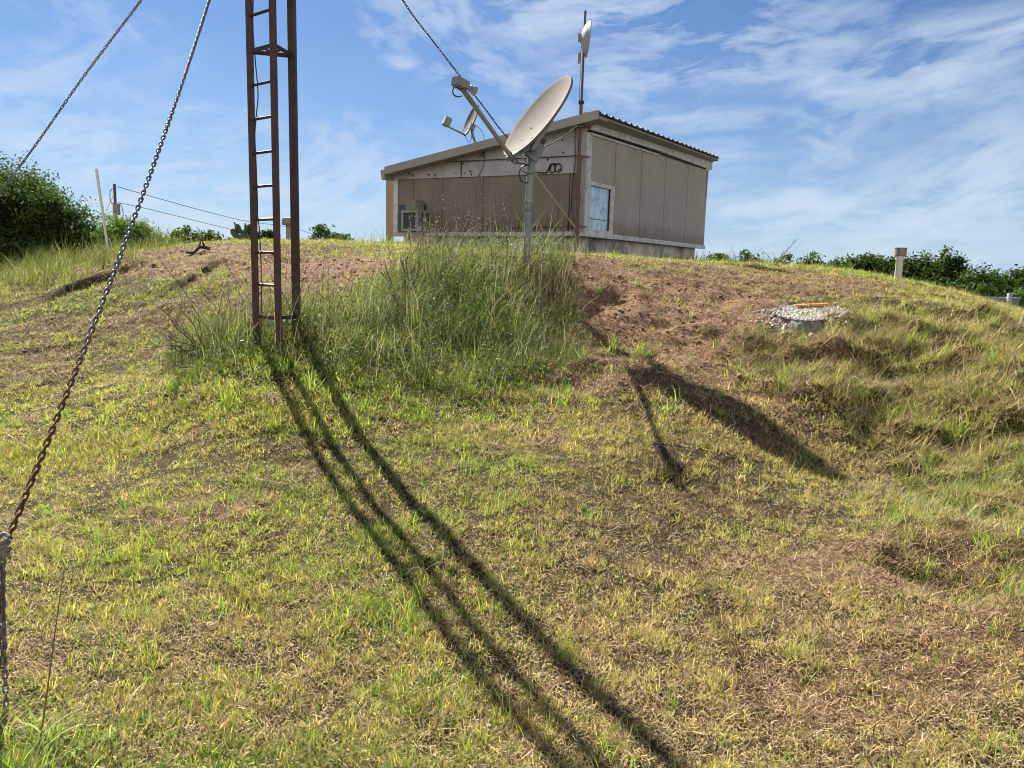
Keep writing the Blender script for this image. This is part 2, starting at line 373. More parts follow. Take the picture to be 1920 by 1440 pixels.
M = {}
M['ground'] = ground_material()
M['grass'] = mat_leaf('grass_blades', .42)
M['straw'] = mat_leaf('dry_straw', .25, .7, (1.1, 1.0, .8), .2)
M['leaf'] = mat_leaf('tree_leaves', .30, .65, (1.2, 1.4, .5), .08)
M['wood_dead'] = mat_simple('dead_wood', (.12, .09, .07), .9, bump=.4, scale=20)
M['bark'] = mat_simple('bark', (.10, .075, .055), .9, bump=.6, scale=14)
M['oxide'] = mat_simple('red_oxide_steel', (.070, .032, .030), .55, .1, .3, 6, .25, dirt=(.035, .018, .016), dirtamt=.8, dscale=7)
M['galv'] = mat_simple('galvanised_steel', (.22, .245, .25), .5, .6, .25, 12, .1, dirt=(.22, .23, .23), dirtamt=.5)
M['mastrust'] = mat_simple('rusty_mast', (.19, .085, .07), .55, .35, .35, 5, .15, dirt=(.12, .05, .03), dirtamt=.7, dscale=5)
M['mastgrey'] = mat_simple('weathered_mast', (.10, .085, .10), .6, .2, .2, 5)
M['dish'] = mat_simple('dish_enamel', (.150, .137, .130), .8, 0, .05, 3, dirt=(.125, .108, .098), dirtamt=.6, dscale=4, spec=.1)
M['dishback'] = mat_simple('dish_back', (.26, .27, .28), .5, .2, .1, 3)
M['plastic'] = mat_simple('grey_plastic', (.25, .25, .235), .5, 0, .08, 6)
M['white'] = mat_simple('white_enamel', (.36, .36, .35), .6, 0, .04, 6)
M['panel'] = mat_simple('tan_wall_panel', (.255, .20, .15), .75, 0, .10, 1.6, .1, dirt=(.20, .165, .13), dirtamt=.45, dscale=1.2)
M['panelb'] = mat_simple('brown_wall_panel', (.27, .205, .145), .8, 0, .12, 2, .1, dirt=(.16, .13, .10), dirtamt=.4, dscale=1.5)
M['lap'] = mat_simple('grey_lap_siding', (.44, .41, .415), .75, 0, .10, 2.5, .15, dirt=(.27, .23, .215), dirtamt=.55, dscale=3)
M['trim'] = mat_simple('weathered_white_paint', (.74, .72, .70), .7, 0, .10, 4, .3, dirt=(.33, .29, .25), dirtamt=.65, dscale=6)
M['rake'] = mat_simple('beige_metal_trim', (.32, .30, .255), .5, .1, .08, 2, dirt=(.29, .26, .215), dirtamt=.4)
M['roof'] = mat_simple('beige_sheet_metal', (.20, .185, .16), .7, .1, .1, 3, dirt=(.22, .19, .15), dirtamt=.5)
M['concrete'] = mat_simple('stained_concrete', (.74, .66, .56), .9, 0, .22, 5, .8, dirt=(.10, .09, .08), dirtamt=.85, dscale=1.6)
M['conc2'] = mat_simple('pale_concrete', (.36, .345, .33), .95, 0, .5, 90, 1.0, dirt=(.20, .175, .15), dirtamt=.45, dscale=16, spec=.1)
M['dark'] = mat_simple('dark_gap', (.02, .02, .02), .8)
M['black'] = mat_simple('black_cable', (.018, .018, .02), .5)
M['greycable'] = mat_simple('grey_cable', (.16, .16, .16), .6)
M['tanpipe'] = mat_simple('tan_pipe', (.34, .26, .15), .6, 0, .15, 5)
M['post'] = mat_simple('tan_post', (.40, .31, .22), .7, 0, .1, 4)
M['pvc'] = mat_simple('white_plastic_pipe', (.72, .68, .62), .5, 0, .06, 4, dirt=(.5, .42, .34), dirtamt=.5)
M['capmetal'] = mat_simple('rusty_cap', (.30, .22, .19), .5, .4, .3, 14, dirt=(.16, .09, .07), dirtamt=.6, dscale=12)
M['oldpipe'] = mat_simple('old_clay_pipe', (.30, .28, .24), .8, 0, .15, 6, .3, dirt=(.12, .13, .09), dirtamt=.6, dscale=5)
M['orange'] = mat_simple('orange_clay', (.62, .27, .10), .85, 0, .2, 12, .5)
M['creo'] = mat_simple('utility_pole_wood', (.13, .11, .10), .9, 0, .2, 6, .3)
M['cloth'] = mat_simple('grey_white_rag', (.20, .17, .155), .9, 0, .12, 20, .5, dirt=(.3, .25, .2), dirtamt=.5, dscale=14)
M['cactus'] = mat_simple('cactus_skin', (.07, .11, .06), .6, 0, .25, 12)
M['acgrey'] = mat_simple('ac_enamel', (.30, .30, .28), .6, 0, .15, 8, dirt=(.18, .16, .13), dirtamt=.6)
M['boxbrown'] = mat_simple('weathered_box', (.23, .205, .15), .8, 0, .15, 8)
def mat_panel(name, c0, c1, dirt):
    m, t, out = mat_new(name); tc = t.new('ShaderNodeTexCoord').outputs['Object']
    st = t.new('ShaderNodeMapping', ins={'Vector': tc, 'Scale': (9, 9, .7)}).outputs[0]
    n1 = t.noise(st, 1.6, 8, .65, .2); n2 = t.noise(tc, 1.1, 6, .6); n3 = t.noise(tc, 60, 3, .6)
    c = t.mix(t.ramp(n1, [(.35, 0), (.7, 1)]), c0, c1); c = t.mix(t.ramp(n2, [(.4, 0), (.7, .6)]), c, dirt)
    z = t.new('ShaderNodeSeparateXYZ', ins={0: t.new('ShaderNodeNewGeometry').outputs['Position']}).outputs[2]
    zb = at(1091, 437, 16.5).z; sp_ = t.math('SUBTRACT', t.math('MULTIPLY', n1, .9), t.math('SUBTRACT', z, zb))   # splashed dirt along the base
    c = t.mix(t.math('MULTIPLY', t.ramp(sp_, [(.0, 0), (.4, 1)]), .7), c, (dirt[0] * .6, dirt[1] * .55, dirt[2] * .5))
    c = t.mix(t.ramp(t.noise(st, .9, 9, .7, .1), [(.60, 0), (.68, .45)]), c, (dirt[0] * .7, dirt[1] * .7, dirt[2] * .7))
    p = t.new('ShaderNodeBsdfPrincipled', ins={'Base Color': c, 'Roughness': .8, 'Specular IOR Level': .3})
    b = t.new('ShaderNodeBump', ins={'Height': t.math('ADD', n2, t.math('MULTIPLY', n3, .15)), 'Strength': .5, 'Distance': .03}); t.l.new(b.outputs[0], p.inputs['Normal'])
    t.l.new(p.outputs[0], out.inputs[0]); return m
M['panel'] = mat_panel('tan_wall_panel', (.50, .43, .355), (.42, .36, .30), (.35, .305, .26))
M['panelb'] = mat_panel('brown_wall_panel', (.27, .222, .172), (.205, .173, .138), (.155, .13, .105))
def mat_glass():
    m, t, out = mat_new('foil_backed_window_glass')
    tc = t.new('ShaderNodeTexCoord').outputs['Object']
    mp = t.new('ShaderNodeMapping', ins={'Vector': tc, 'Rotation': (0, .6, 0), 'Scale': (1, 1, .6)}).outputs[0]
    n = t.noise(mp, 7, 7, .65, 1.6)
    c = t.ramp(n, [(.36, (.24, .30, .33)), (.5, (.62, .68, .70)), (.68, (.85, .88, .88))])
    p = t.new('ShaderNodeBsdfPrincipled', ins={'Base Color': c, 'Roughness': .22, 'Metallic': .55, 'Coat Weight': .6, 'Coat Roughness': .03})
    b = t.new('ShaderNodeBump', ins={'Height': n, 'Strength': .7, 'Distance': .02}); t.l.new(b.outputs[0], p.inputs['Normal'])
    t.l.new(p.outputs[0], out.inputs[0]); return m
M['glass'] = mat_glass()
def mat_chain():
    m, t, out = mat_new('chain_steel_and_rust')
    pos = t.new('ShaderNodeNewGeometry').outputs['Position']
    y = t.new('ShaderNodeSeparateXYZ', ins={0: pos}).outputs[1]
    n = t.noise(pos, 14, 5, .7)
    f = t.math('ADD', t.math('MULTIPLY', t.math('SUBTRACT', 3.75, y), 1.6), t.math('MULTIPLY', t.math('SUBTRACT', n, .5), 1.2), clamp=True)
    c = t.mix(f, t.mix(n, (.16, .16, .17), (.30, .31, .33)), t.mix(t.noise(pos, 150, 4, .7), (.06, .022, .012), (.23, .09, .045)))
    p = t.new('ShaderNodeBsdfPrincipled', ins={'Base Color': c, 'Roughness': t.math('ADD', .36, t.math('MULTIPLY', f, .45)), 'Metallic': t.math('SUBTRACT', .85, t.math('MULTIPLY', f, .75))})
    t.l.new(p.outputs[0], out.inputs[0]); return m
M['chain'] = mat_chain()
M['chaingalv'] = mat_simple('galvanised_chain', (.15, .16, .18), .5, .5, .2, 30)

# ------------------------------------------------------------------ ground sheet
def stretch(a, b, step, far, grow=1.09):
    c = list(np.arange(a, b + 1e-6, step)); s = step; v = b; 
    while v < far[1]: s *= grow; v += s; c.append(v)
    s = step; v = a
    while v > far[0]: s *= grow; v -= s; c.insert(0, v)
    return np.array(c)
gx = stretch(-6.5, 8.0, .045, (-2500, 2500), 1.10); gy = stretch(1.2, 13.0, .045, (-300, 3000), 1.10)
GX, GY = np.meshgrid(gx, gy); GZ = Gd(GX.ravel(), GY.ravel())
nx, ny = len(gx), len(gy); idx = np.arange(nx * ny).reshape(ny, nx)
quads = np.stack([idx[:-1, :-1].ravel(), idx[:-1, 1:].ravel(), idx[1:, 1:].ravel(), idx[1:, :-1].ravel()], 1)
fx, fy = GX.ravel(), GY.ravel()
gc = np.zeros((len(fx), 3)); gc[:, 0] = soil_f(fx, fy); gc[:, 1] = np.clip(lush_f(fx, fy) + wild_f(fx, fy) * .7 + tall_f(fx, fy) * .9 + .25 + sst(24, 40, fy), 0, 1) * (1 - .8 * gc[:, 0])
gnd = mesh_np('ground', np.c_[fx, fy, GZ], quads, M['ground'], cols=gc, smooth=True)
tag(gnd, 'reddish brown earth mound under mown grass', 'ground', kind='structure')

# ------------------------------------------------------------------ grass blades
def blade_mesh(name, x, y, z, h, w, az_, lean, droop, cols, mat, segs=2, label=None, cat=None, tipcol=None):
    N = len(x); dx = np.cos(az_); dy = np.sin(az_); px_, py_ = -dy, dx
    tw = RNG.uniform(-1.2, 1.2, N); wx = px_ * np.cos(tw) + dx * np.sin(tw); wy = py_ * np.cos(tw) + dy * np.sin(tw)
    V = np.zeros((N, 2 * segs + 1, 3)); C = np.zeros((N, 2 * segs + 1, 3))
    cx, cy, cz = x.copy(), y.copy(), z.copy(); ang = lean.copy(); L = h / segs
    for k in range(segs + 1):
        f = k / segs; ww = w * (1 - f ** 1.6) * .5
        if k < segs:
            V[:, 2*k, 0] = cx - wx * ww; V[:, 2*k, 1] = cy - wy * ww; V[:, 2*k, 2] = cz
            V[:, 2*k+1, 0] = cx + wx * ww; V[:, 2*k+1, 1] = cy + wy * ww; V[:, 2*k+1, 2] = cz
        else:
            V[:, 2*k, 0] = cx; V[:, 2*k, 1] = cy; V[:, 2*k, 2] = cz
        cx = cx + dx * np.sin(ang) * L; cy = cy + dy * np.sin(ang) * L; cz = cz + np.cos(ang) * L
        ang = ang + droop / segs
    C[:] = cols[:, None, :]
    if tipcol is not None:
        for k in range(segs + 1):
            f = (k / segs) ** 1.5
            C[:, 2*k:2*k+2] = (C[:, 2*k:2*k+2] * (1 - f) + tipcol[:, None, :] * f)
    tri = []
    for k in range(segs - 1): tri += [(2*k, 2*k+1, 2*k+3), (2*k, 2*k+3, 2*k+2)]
    k = segs - 1; tri.append((2*k, 2*k+1, 2*k+2))
    tri = np.array(tri); T = (np.arange(N)[:, None, None] * (2 * segs + 1) + tri[None]).reshape(-1, 3)
    o = mesh_np(name, V.reshape(-1, 3), T, mat, cols=C.reshape(-1, 3))
    if label: tag(o, label, cat, kind='stuff')
    return o
def lerpc(a, b, t): return np.asarray(a)[None] * (1 - t[:, None]) + np.asarray(b)[None] * t[:, None]
def scatter(n, y0, y1, p=1.0, wide=.74, pad=1.9):
    """points over the part of the ground the camera looks at, denser near it"""
    u = RNG.random(n); Y = (y0 ** (1 - p) + u * (y1 ** (1 - p) - y0 ** (1 - p))) ** (1 / (1 - p)) if p != 1 else y0 * (y1 / y0) ** u
    X = RNG.uniform(-1, 1, n) * (wide * Y + pad); return X, Y
def keep(m, *a): return [v[m] for v in a]

# sparse but short lawn: little bunches of broad short blades, earth coloured dark for the shade between them
def lawn(n, y0, y1, k, hmul, wmul):
    X, Y = scatter(n, y0, y1, .8)
    s = soil_f(X, Y); l = lush_f(X, Y); dr = dry_f(X, Y); wi = wild_f(X, Y)
    patch = fbm(X, Y, .38, 31, 4); patch2 = fbm(X, Y, 1.4, 37, 3); fine = fbm(X, Y, .11, 41, 2)
    dens = np.clip((patch - .42) * 3.0 + (fine - .5) * 3.4 + .62 + l * .35 - dr * .42, .03, 1) * (1 - .95 * s)
    m = RNG.random(n) < dens; X, Y, s, l, patch, patch2, fine, dr = keep(m, X, Y, s, l, patch, patch2, fine, dr)
    n_ = len(X); N = n_ * k; rp = lambda a: np.repeat(a, k)
    sz = np.clip(RNG.gamma(3.2, .27, n_) * (.65 + .6 * patch) * (1 + .55 * l + .8 * sst(.62, .80, fine)), .35, 2.4)
    t = np.clip(RNG.normal(.42, .30, n_) + (.5 - patch) * 1.5 + (.5 - patch2) * .8 + dr * .45 - l * .4, 0, 1)
    ct = lerpc((.185, .32, .05), (.61, .575, .20), t); ye = yel_f(X, Y)[:, None] * .35; ct = ct * (1 - ye) + np.array([.58, .58, .15]) * ye
    br = RNG.random(n_) < (.14 + .42 * dr + .14 * (patch2 < .45)); ct[br] = lerpc((.34, .23, .13), (.66, .54, .33), RNG.random(br.sum()))
    ct *= RNG.uniform(.45, 1.3, n_)[:, None]
    X2 = rp(X) + RNG.normal(0, .008, N) * rp(sz); Y2 = rp(Y) + RNG.normal(0, .008, N) * rp(sz)
    c = np.repeat(ct, k, 0) * RNG.uniform(.7, 1.25, N)[:, None]; b = RNG.random(N) < .12; c[b] = lerpc((.3, .2, .12), (.6, .5, .3), RNG.random(b.sum()))
    return X2, Y2, Gd(X2, Y2) - .004, RNG.uniform(.018, .046, N) * rp(sz) * hmul, RNG.uniform(.0026, .0052, N) * wmul, RNG.uniform(0, 6.283, N), RNG.uniform(.15, 1.25, N), RNG.uniform(-.3, 1.2, N), c
parts = [lawn(82000, 1.9, 6.0, 9, .95, 1.0), lawn(112000, 5.5, 15.0, 7, 1.05, 1.3), lawn(26000, 14.0, 32.0, 5, 1.4, 3.0)]
A = [np.concatenate([p[i] for p in parts]) for i in range(9)]
blade_mesh('short_grass', *A, M['grass'], 2, 'short yellow green mown grass over the whole slope', 'grass')

def leaves(name, P, size, cols, mat, label=None, cat=None, flat=.5, parent=None, off=(0, 0, 0), kind='stuff', asp=.38):
    N = len(P); n = RNG.normal(0, 1, (N, 3)); n[:, 2] = np.abs(n[:, 2]) + flat; n /= np.linalg.norm(n, axis=1)[:, None]
    r = RNG.normal(0, 1, (N, 3)); u = np.cross(n, r); u /= np.linalg.norm(u, axis=1)[:, None]; w = np.cross(n, u)
    s = size[:, None]
    V = np.stack([P - u * s, P + w * s * asp - n * s * .05, P + u * s, P - w * s * asp - n * s * .05], 1).reshape(-1, 3)
    T = np.arange(N * 4).reshape(N, 4)
    o = mesh_np(name, V, T, mat, cols=np.repeat(cols, 4, axis=0), parent=parent, off=off)
    if label: tag(o, label, cat, kind=kind)
    return o
# creeping sprigs: tiny leaves close to the earth, the green speckle of the mown slope
def sprigs(n, y0, y1, k):
    X, Y = scatter(n, y0, y1, 1.0); s = soil_f(X, Y); l = lush_f(X, Y); dr = dry_f(X, Y); wi = wild_f(X, Y)
    p1 = fbm(X, Y, .30, 131, 4); p2 = fbm(X, Y, .07, 137, 2)
    m = RNG.random(n) < np.clip((p1 - .42) * 4 + (p2 - .5) * 3 + .42 + .5 * l - .5 * dr, .02, 1) * (1 - .92 * s); X, Y, l, dr, p1, p2 = keep(m, X, Y, l, dr, p1, p2); N = len(X)
    Z = Gd(X, Y) + RNG.beta(1.3, 2.5, N) * (.035 + .03 * l) * (.6 + sst(.5, .75, p2))
    t = np.clip(RNG.normal(.5, .28, N) - l * .3 + dr * .3 + (.5 - p1) * 1.6, 0, 1); c = lerpc((.15, .28, .04), (.60, .57, .18), t)
    b = RNG.random(N) < .18 + .3 * dr; c[b] = lerpc((.36, .24, .14), (.62, .50, .31), RNG.random(b.sum()))
    return np.c_[X, Y, Z], RNG.uniform(.0035, .0085, N) * k, c * RNG.uniform(.65, 1.2, N)[:, None]
a1 = sprigs(170000, 1.9, 6, 1.15); a2 = sprigs(140000, 5.5, 15, 1.9)
leaves('creeping_sprigs', np.r_[a1[0], a2[0]], np.r_[a1[1], a2[1]], np.r_[a1[2], a2[2]], M['grass'], 'tiny creeping green and straw coloured sprigs between the grass blades', 'grass', flat=.15, asp=.28)

# mown clippings, thatch and stubble lying flat
def clip(n, y0, y1, wmul, lm):
    X, Y = scatter(n, y0, y1, 1.0); s = soil_f(X, Y); dr = dry_f(X, Y); wi = wild_f(X, Y)
    pt = fbm(X, Y, .25, 51, 4)
    m = RNG.random(n) < np.clip((pt - .3) * 2.0 + .3 * dr + .3 * wi + .15, .05, 1); X, Y, s, dr, wi = keep(m, X, Y, s, dr, wi)
    N = len(X); Z = Gd(X, Y) + RNG.uniform(-.002, .022, N)
    L = RNG.gamma(2.2, .0115, N) * lm * (1 + 1.4 * wi) + .010
    t = RNG.random(N); c = lerpc((.06, .035, .018), (.88, .67, .38), t ** 1.5)
    so = s > RNG.random(N); c[so] = lerpc((.07, .035, .022), (.80, .54, .37), t ** 1.4)[so]
    return X, Y, Z, L, RNG.uniform(.002, .0045, N) * wmul, RNG.uniform(0, 6.283, N), RNG.normal(1.3, .35, N), RNG.normal(.1, .6, N), c * RNG.uniform(.65, 1.15, N)[:, None]
parts = [clip(520000, 1.9, 6.0, .95, .85), clip(430000, 5.5, 15, 1.7, 1.5), clip(40000, 14, 30, 4, 2.0)]
A = [np.concatenate([p[i] for p in parts]) for i in range(9)]
blade_mesh('dry_clippings', *A, M['straw'], 2, 'dry brown grass clippings lying flat over the slope', 'clippings')

# tufts: bunches of longer blades scattered through the lawn
def tufts(n, y0, y1, wmul):
    X, Y = scatter(n, y0, y1, 1.0); s = soil_f(X, Y); l = lush_f(X, Y); w = wild_f(X, Y) + wildl_f(X, Y)
    m = (RNG.random(n) < np.clip(.10 + .55 * l + .45 * w - .1 * s + (fbm(X, Y, .5, 71, 3) - .5) * 1.5, .02, 1)); X, Y, l, w = keep(m, X, Y, l, w)
    k = 16; N = len(X) * k; sz = RNG.gamma(3, .35, len(X)); sz = np.clip(sz, .4, 2.6)
    hue = RNG.random(len(X))
    X2 = np.repeat(X, k) + RNG.normal(0, .018, N) * np.repeat(sz, k); Y2 = np.repeat(Y, k) + RNG.normal(0, .018, N) * np.repeat(sz, k)
    Z = Gd(X2, Y2) - .01; L = RNG.uniform(.035, .085, N) * np.repeat(sz * (1 + .5 * np.clip(l, 0, 1) + .5 * w), k)
    t = np.clip(np.repeat(hue, k) * .8 + RNG.normal(0, .15, N), 0, 1)
    c = lerpc((.13, .27, .035), (.42, .50, .11), t); b = RNG.random(N) < .12; c[b] = (.55, .47, .25)
    return X2, Y2, Z, L, RNG.uniform(.0028, .0048, N) * wmul, RNG.uniform(0, 6.283, N), RNG.uniform(.02, .7, N), RNG.uniform(.1, 1.3, N), c * RNG.uniform(.75, 1.2, N)[:, None]
parts = [tufts(5200, 1.9, 6, 1.0), tufts(6500, 6, 15, 1.6)]
A = [np.concatenate([p[i] for p in parts]) for i in range(9)]
blade_mesh('tufted_grass', *A, M['grass'], 3, 'brighter green bunches of longer grass dotted through the mown slope', 'grass')

# waist high grass between the tower and the dish pole
def region(n, f, box, lo=.15):
    X = RNG.uniform(box[0], box[1], n); Y = RNG.uniform(box[2], box[3], n); v = f(X, Y); m = RNG.random(n) < np.where(v > lo, v, 0)
    return X[m], Y[m], v[m]
X, Y, v = region(150000, tall_f, (-5, 2.5, 5.8, 11.5))
cl = fbm(X, Y, .28, 61, 3); m = RNG.random(len(X)) < np.clip((cl - .36) * 4, .06, 1) * .62; X, Y, v, cl = keep(m, X, Y, v, cl)
N = len(X); tuft = fbm(X, Y, .42, 63, 3)
h = (.09 + .46 * v ** 1.2) * RNG.beta(1.8, 2.2, N) * 1.6 * (.05 + 1.9 * tuft)
h = np.minimum(h, .38 + .6 * sst(7.2, 8.4, Y)) * np.where((np.abs(X + 2.1) < .45) & (Y < 6.95), .65, 1)
t = np.clip(RNG.normal(.40, .26, N) + (tuft - .5) * .8, 0, 1); c = lerpc((.028, .078, .015), (.20, .265, .052), t)
dk = RNG.random(N) < .10; c[dk] = (.07, .055, .04)
b = RNG.random(N) < .17; c[b] = lerpc((.24, .20, .12), (.60, .54, .38), RNG.random(b.sum()))
sp_ = fbm(X, Y, .22, 201, 3); c *= (RNG.uniform(.65, 1.2, N) * (.28 + 1.05 * sst(.36, .66, sp_)))[:, None]
blade_mesh('tall_grass', X, Y, Gd(X, Y) - .02, h, RNG.uniform(.0022, .0062, N), RNG.uniform(0, 6.283, N), np.abs(RNG.normal(0, .42, N)), RNG.gamma(2, .75, N) - .3, c, M['grass'], 5,
           'tall lush green grass between the tower and the dish pole', 'tall grass', tipcol=c * .85 + np.array([.42, .42, .22]) * .15)
X, Y, v = region(260000, tall_f, (-5, 2.5, 5.8, 11.5)); m = fbm(X, Y, .25, 67, 3) > .42; X, Y, v = keep(m, X, Y, v); N = len(X)
hh = np.minimum((.07 + .38 * v), .25 + .6 * sst(7.2, 8.4, Y)) * np.where((np.abs(X + 2.1) < .6) & (Y < 7.0), .5, 1)
leaves('tall_grass_undergrowth', np.c_[X, Y, Gd(X, Y) + hh * RNG.beta(1.2, 2.2, N)], RNG.uniform(.007, .020, N), lerpc((.020, .055, .012), (.19, .275, .055), np.clip(RNG.normal(.35, .28, N), 0, 1)), M['grass'], 'leafy undergrowth inside the tall grass patch', 'weeds', flat=.1, asp=.3)
# leafy weeds in front of it
weed_f = field([(620, 730, 1.5, .5, 1.0), (400, 700, .7, .35, .8), (850, 700, 1.2, .45, .8), (1000, 640, .8, .8, .5), (700, 560, 1.4, 1.0, .5), (1870, 850, .8, 1.0, .6), (800, 1180, .8, .3, .15), (900, 1330, .9, .3, .2), (1750, 880, .5, .4, .4), (1120, 1120, 1.0, .3, .15)])
X = RNG.uniform(-5, 5, 140000); Y = RNG.uniform(2.0, 10, 140000); v = weed_f(X, Y); m = RNG.random(len(X)) < v * (fbm(X, Y, .22, 81, 3) > .47) * .8; X, Y, v = keep(m, X, Y, v)
N = len(X); tl = tall_f(X, Y); Z = Gd(X, Y) + RNG.beta(1.2, 2.2, N) * (.09 + .22 * tl) * np.clip(v + .2, 0, 1)
c = lerpc((.07, .15, .025), (.22, .32, .06), np.clip(RNG.normal(.4, .3, N), 0, 1))
leaves('leafy_weeds', np.c_[X, Y, Z], RNG.uniform(.008, .02, N), c, M['grass'], 'small leafy green weeds at the foot of the tall grass', 'weeds')

# wild, half flattened straw coloured grass on both flanks
def wild(f, box, n, hm, dirn, spread, gr, name, label):
    X, Y, v = region(n, f, box); q = fbm(X, Y, .38, 91, 3); g0 = fbm(X, Y, .16, 93, 3)
    m = RNG.random(len(X)) < np.clip((g0 - .40) * 5 + .1, .05, 1); X, Y, v, q = keep(m, X, Y, v, q); N = len(X)
    flat = (straw_f(X, Y) > RNG.random(N)) | (RNG.random(N) < .12)
    mat_dir = (fbm(X, Y, .8, 97, 2) - .5) * 5
    h = hm * RNG.beta(2, 2.5, N) * 2 * (.45 + q) * (.5 + .5 * v); lean = np.where(flat, RNG.normal(1.35, .25, N), np.abs(RNG.normal(0, .45, N)))
    drp = np.where(flat, RNG.normal(.15, .45, N), RNG.uniform(.2, 1.7, N)); az_ = np.where(flat, dirn + mat_dir + RNG.normal(0, .5, N), RNG.normal(dirn, 1.6, N))
    t = np.clip(RNG.random(N) * .8 + np.where(flat, .35, -.1) + (.5 - gr), 0, 1)
    c = lerpc((.13, .21, .04), (.58, .50, .22), t); b = RNG.random(N) < np.where(flat, .42, .12); c[b] = lerpc((.34, .25, .15), (.70, .62, .43), RNG.random(b.sum()))
    c *= RNG.uniform(.6, 1.2, N)[:, None]; w = RNG.uniform(.0022, .005, N) * np.clip(Y / 6, .8, 2)
    blade_mesh(name, X, Y, Gd(X, Y) + np.where(flat, RNG.uniform(0, .06, N), -.01), h, w, az_, lean, drp, c, M['straw'], 4, label, 'grass')
wild(wild_f, (1.2, 9, 2.2, 13), 110000, .15, -.9, .8, .62, 'wild_grass', 'straw coloured unmown grass on the right flank of the mound, partly flattened')
def shag(n, f, box, k, hm, name, label, gr):
    X, Y, v = region(n, f, box, .2); n_ = len(X); N = n_ * k; rp = lambda a: np.repeat(a, k)
    sz = RNG.uniform(.5, 1.3, n_) * (.6 + .4 * v); az0 = RNG.normal(-.9, 1.1, n_); a = RNG.uniform(0, 6.283, N); r = np.abs(RNG.normal(0, .06, N)) * rp(sz)
    X2 = rp(X) + np.cos(a) * r; Y2 = rp(Y) + np.sin(a) * r; t = np.clip(rp(RNG.random(n_)) + RNG.normal(0, .15, N) - gr + .5, 0, 1)
    c = lerpc((.08, .15, .028), (.50, .42, .17), t); b = RNG.random(N) < .28; c[b] = lerpc((.30, .22, .13), (.76, .67, .47), RNG.random(b.sum())); c *= (RNG.uniform(.8, 1.2, N) * rp(RNG.uniform(.28, 1.1, n_)))[:, None]
    blade_mesh(name, X2, Y2, Gd(X2, Y2) - .01, hm * RNG.uniform(.4, 1.1, N) * rp(sz), RNG.uniform(.0025, .0055, N), rp(az0) + RNG.normal(0, .9, N), np.abs(RNG.normal(.35, .35, N)), RNG.uniform(.7, 2.3, N), c, M['straw'], 5, label, 'grass')
shag(4600, wild_f, (1.2, 9, 2.2, 12), 30, .20, 'shaggy_grass', 'shaggy drooping bunches of straw and green grass on the right bank', .45)
def step_f(x, y):
    v = np.zeros_like(x)
    for (a, b, dep, wd) in STEPS[:4]:
        L = math.hypot(b[0] - a[0], b[1] - a[1]); ux, uy = (b[0] - a[0]) / L, (b[1] - a[1]) / L
        s_ = (x - a[0]) * ux + (y - a[1]) * uy; d_ = -(x - a[0]) * uy + (y - a[1]) * ux
        v = np.maximum(v, ((s_ > -.1) & (s_ < L + .1)) * np.exp(-(d_ / .28) ** 2))
    return v * (fbm(x, y, .3, 211, 3) > .5)
shag(16000, step_f, (-9, 6, 6, 15), 16, .13, 'ledge_grass', 'drooping grass along the little erosion ledges of the crest', .55)
wild(wildl_f, (-13, -2, 7, 17), 80000, .34, .3, 1.2, .8, 'bank_grass', 'green unmown grass on the left bank below the big bush')
crest_f = field([(1380, 500, 3, 1.2, .7), (1560, 505, 3, 1.0, .9), (1700, 512, 2, .8, .9), (760, 452, 1.2, .8, .9), (640, 456, 1.4, .6, .5), (1240, 495, 3.0, .5, .5)])
X = RNG.uniform(-6, 14, 60000); Y = RNG.uniform(9, 26, 60000)
def crest2(x, y): return np.maximum(sst(15.5, 17.5, y) * (x > 3.0) * .7, crest_f(x, y))
v = crest2(X, Y); v = np.where((X > -3.2) & (X < 6.2) & (Y > 16.2 + np.where(X > 1.5, (X - 1.5) * 1.35, -(X - 1.5) * .55)), 0, v)
m = RNG.random(len(X)) < v * .5; X, Y = keep(m, X, Y); N = len(X)
c = lerpc((.10, .17, .03), (.34, .36, .12), RNG.random(N))
blade_mesh('crest_grass', X, Y, Gd(X, Y) - .01, RNG.gamma(3, .055, N) * np.where(Y > 15, 1.2, .5), RNG.uniform(.006, .012, N), RNG.normal(.2, 1.4, N), RNG.uniform(0, .4, N), RNG.uniform(.2, 1.3, N), c, M['grass'], 3,
           'thin green grass along the top of the mound against the sky', 'grass')

#PART2
# ================================================================== THE SHED
def wallplane(p0, p1, out):
    """vertical wall plane through p0 and p1; out = which side is outward"""
    d = Vector((p1.x - p0.x, p1.y - p0.y, 0)); L = d.length; d.normalize(); n = Vector((d.y, -d.x, 0))
    if n.dot(out) < 0: n = -n
    return (Vector((p0.x, p0.y, 0)), d, n, L)
C0 = at(1091, 437, 16.5); C1 = at(1318, 461, 22.4); C2 = at(741, 430, 19.0)
WR = wallplane(C0, C1, Vector((1, -1, 0))); WL = wallplane(C0, C2, Vector((-.3, -1, 0)))
def onw(W, px, py, o=0.0):
    """(u, z) on the wall of that pixel, wall pushed out by o"""
    O, d, n, L = W; q = O + n * o; r = ray(px, py); e = Vector((0, 0, EYE))
    s = (q - e).dot(n) / r.dot(n); p = e + r * s; return (p - q).dot(d), p.z
def wq(mb, W, c4, o0, o1):
    """slab on the wall: four (u,z) corners, from o0 to o1 outward"""
    O, d, n, L = W
    a = [O + d * u + Vector((0, 0, z)) + n * o0 for u, z in c4]; b = [O + d * u + Vector((0, 0, z)) + n * o1 for u, z in c4]
    mb.quadbox(a + b); return mb
def wpx(mb, W, px4, o0, o1):
    return wq(mb, W, [onw(W, x, y, o1) for x, y in px4], o0, o1)
ZB = C0.z                       # floor line of the siding
shed = thing('shed', (C0.x, C0.y, float(Gsm(np.array([C0.x]), np.array([C0.y]))[0])), 'low tan panelled shed with a single slope metal roof on the crest of the mound', 'shed')
LR, LL = WR[3], WL[3]
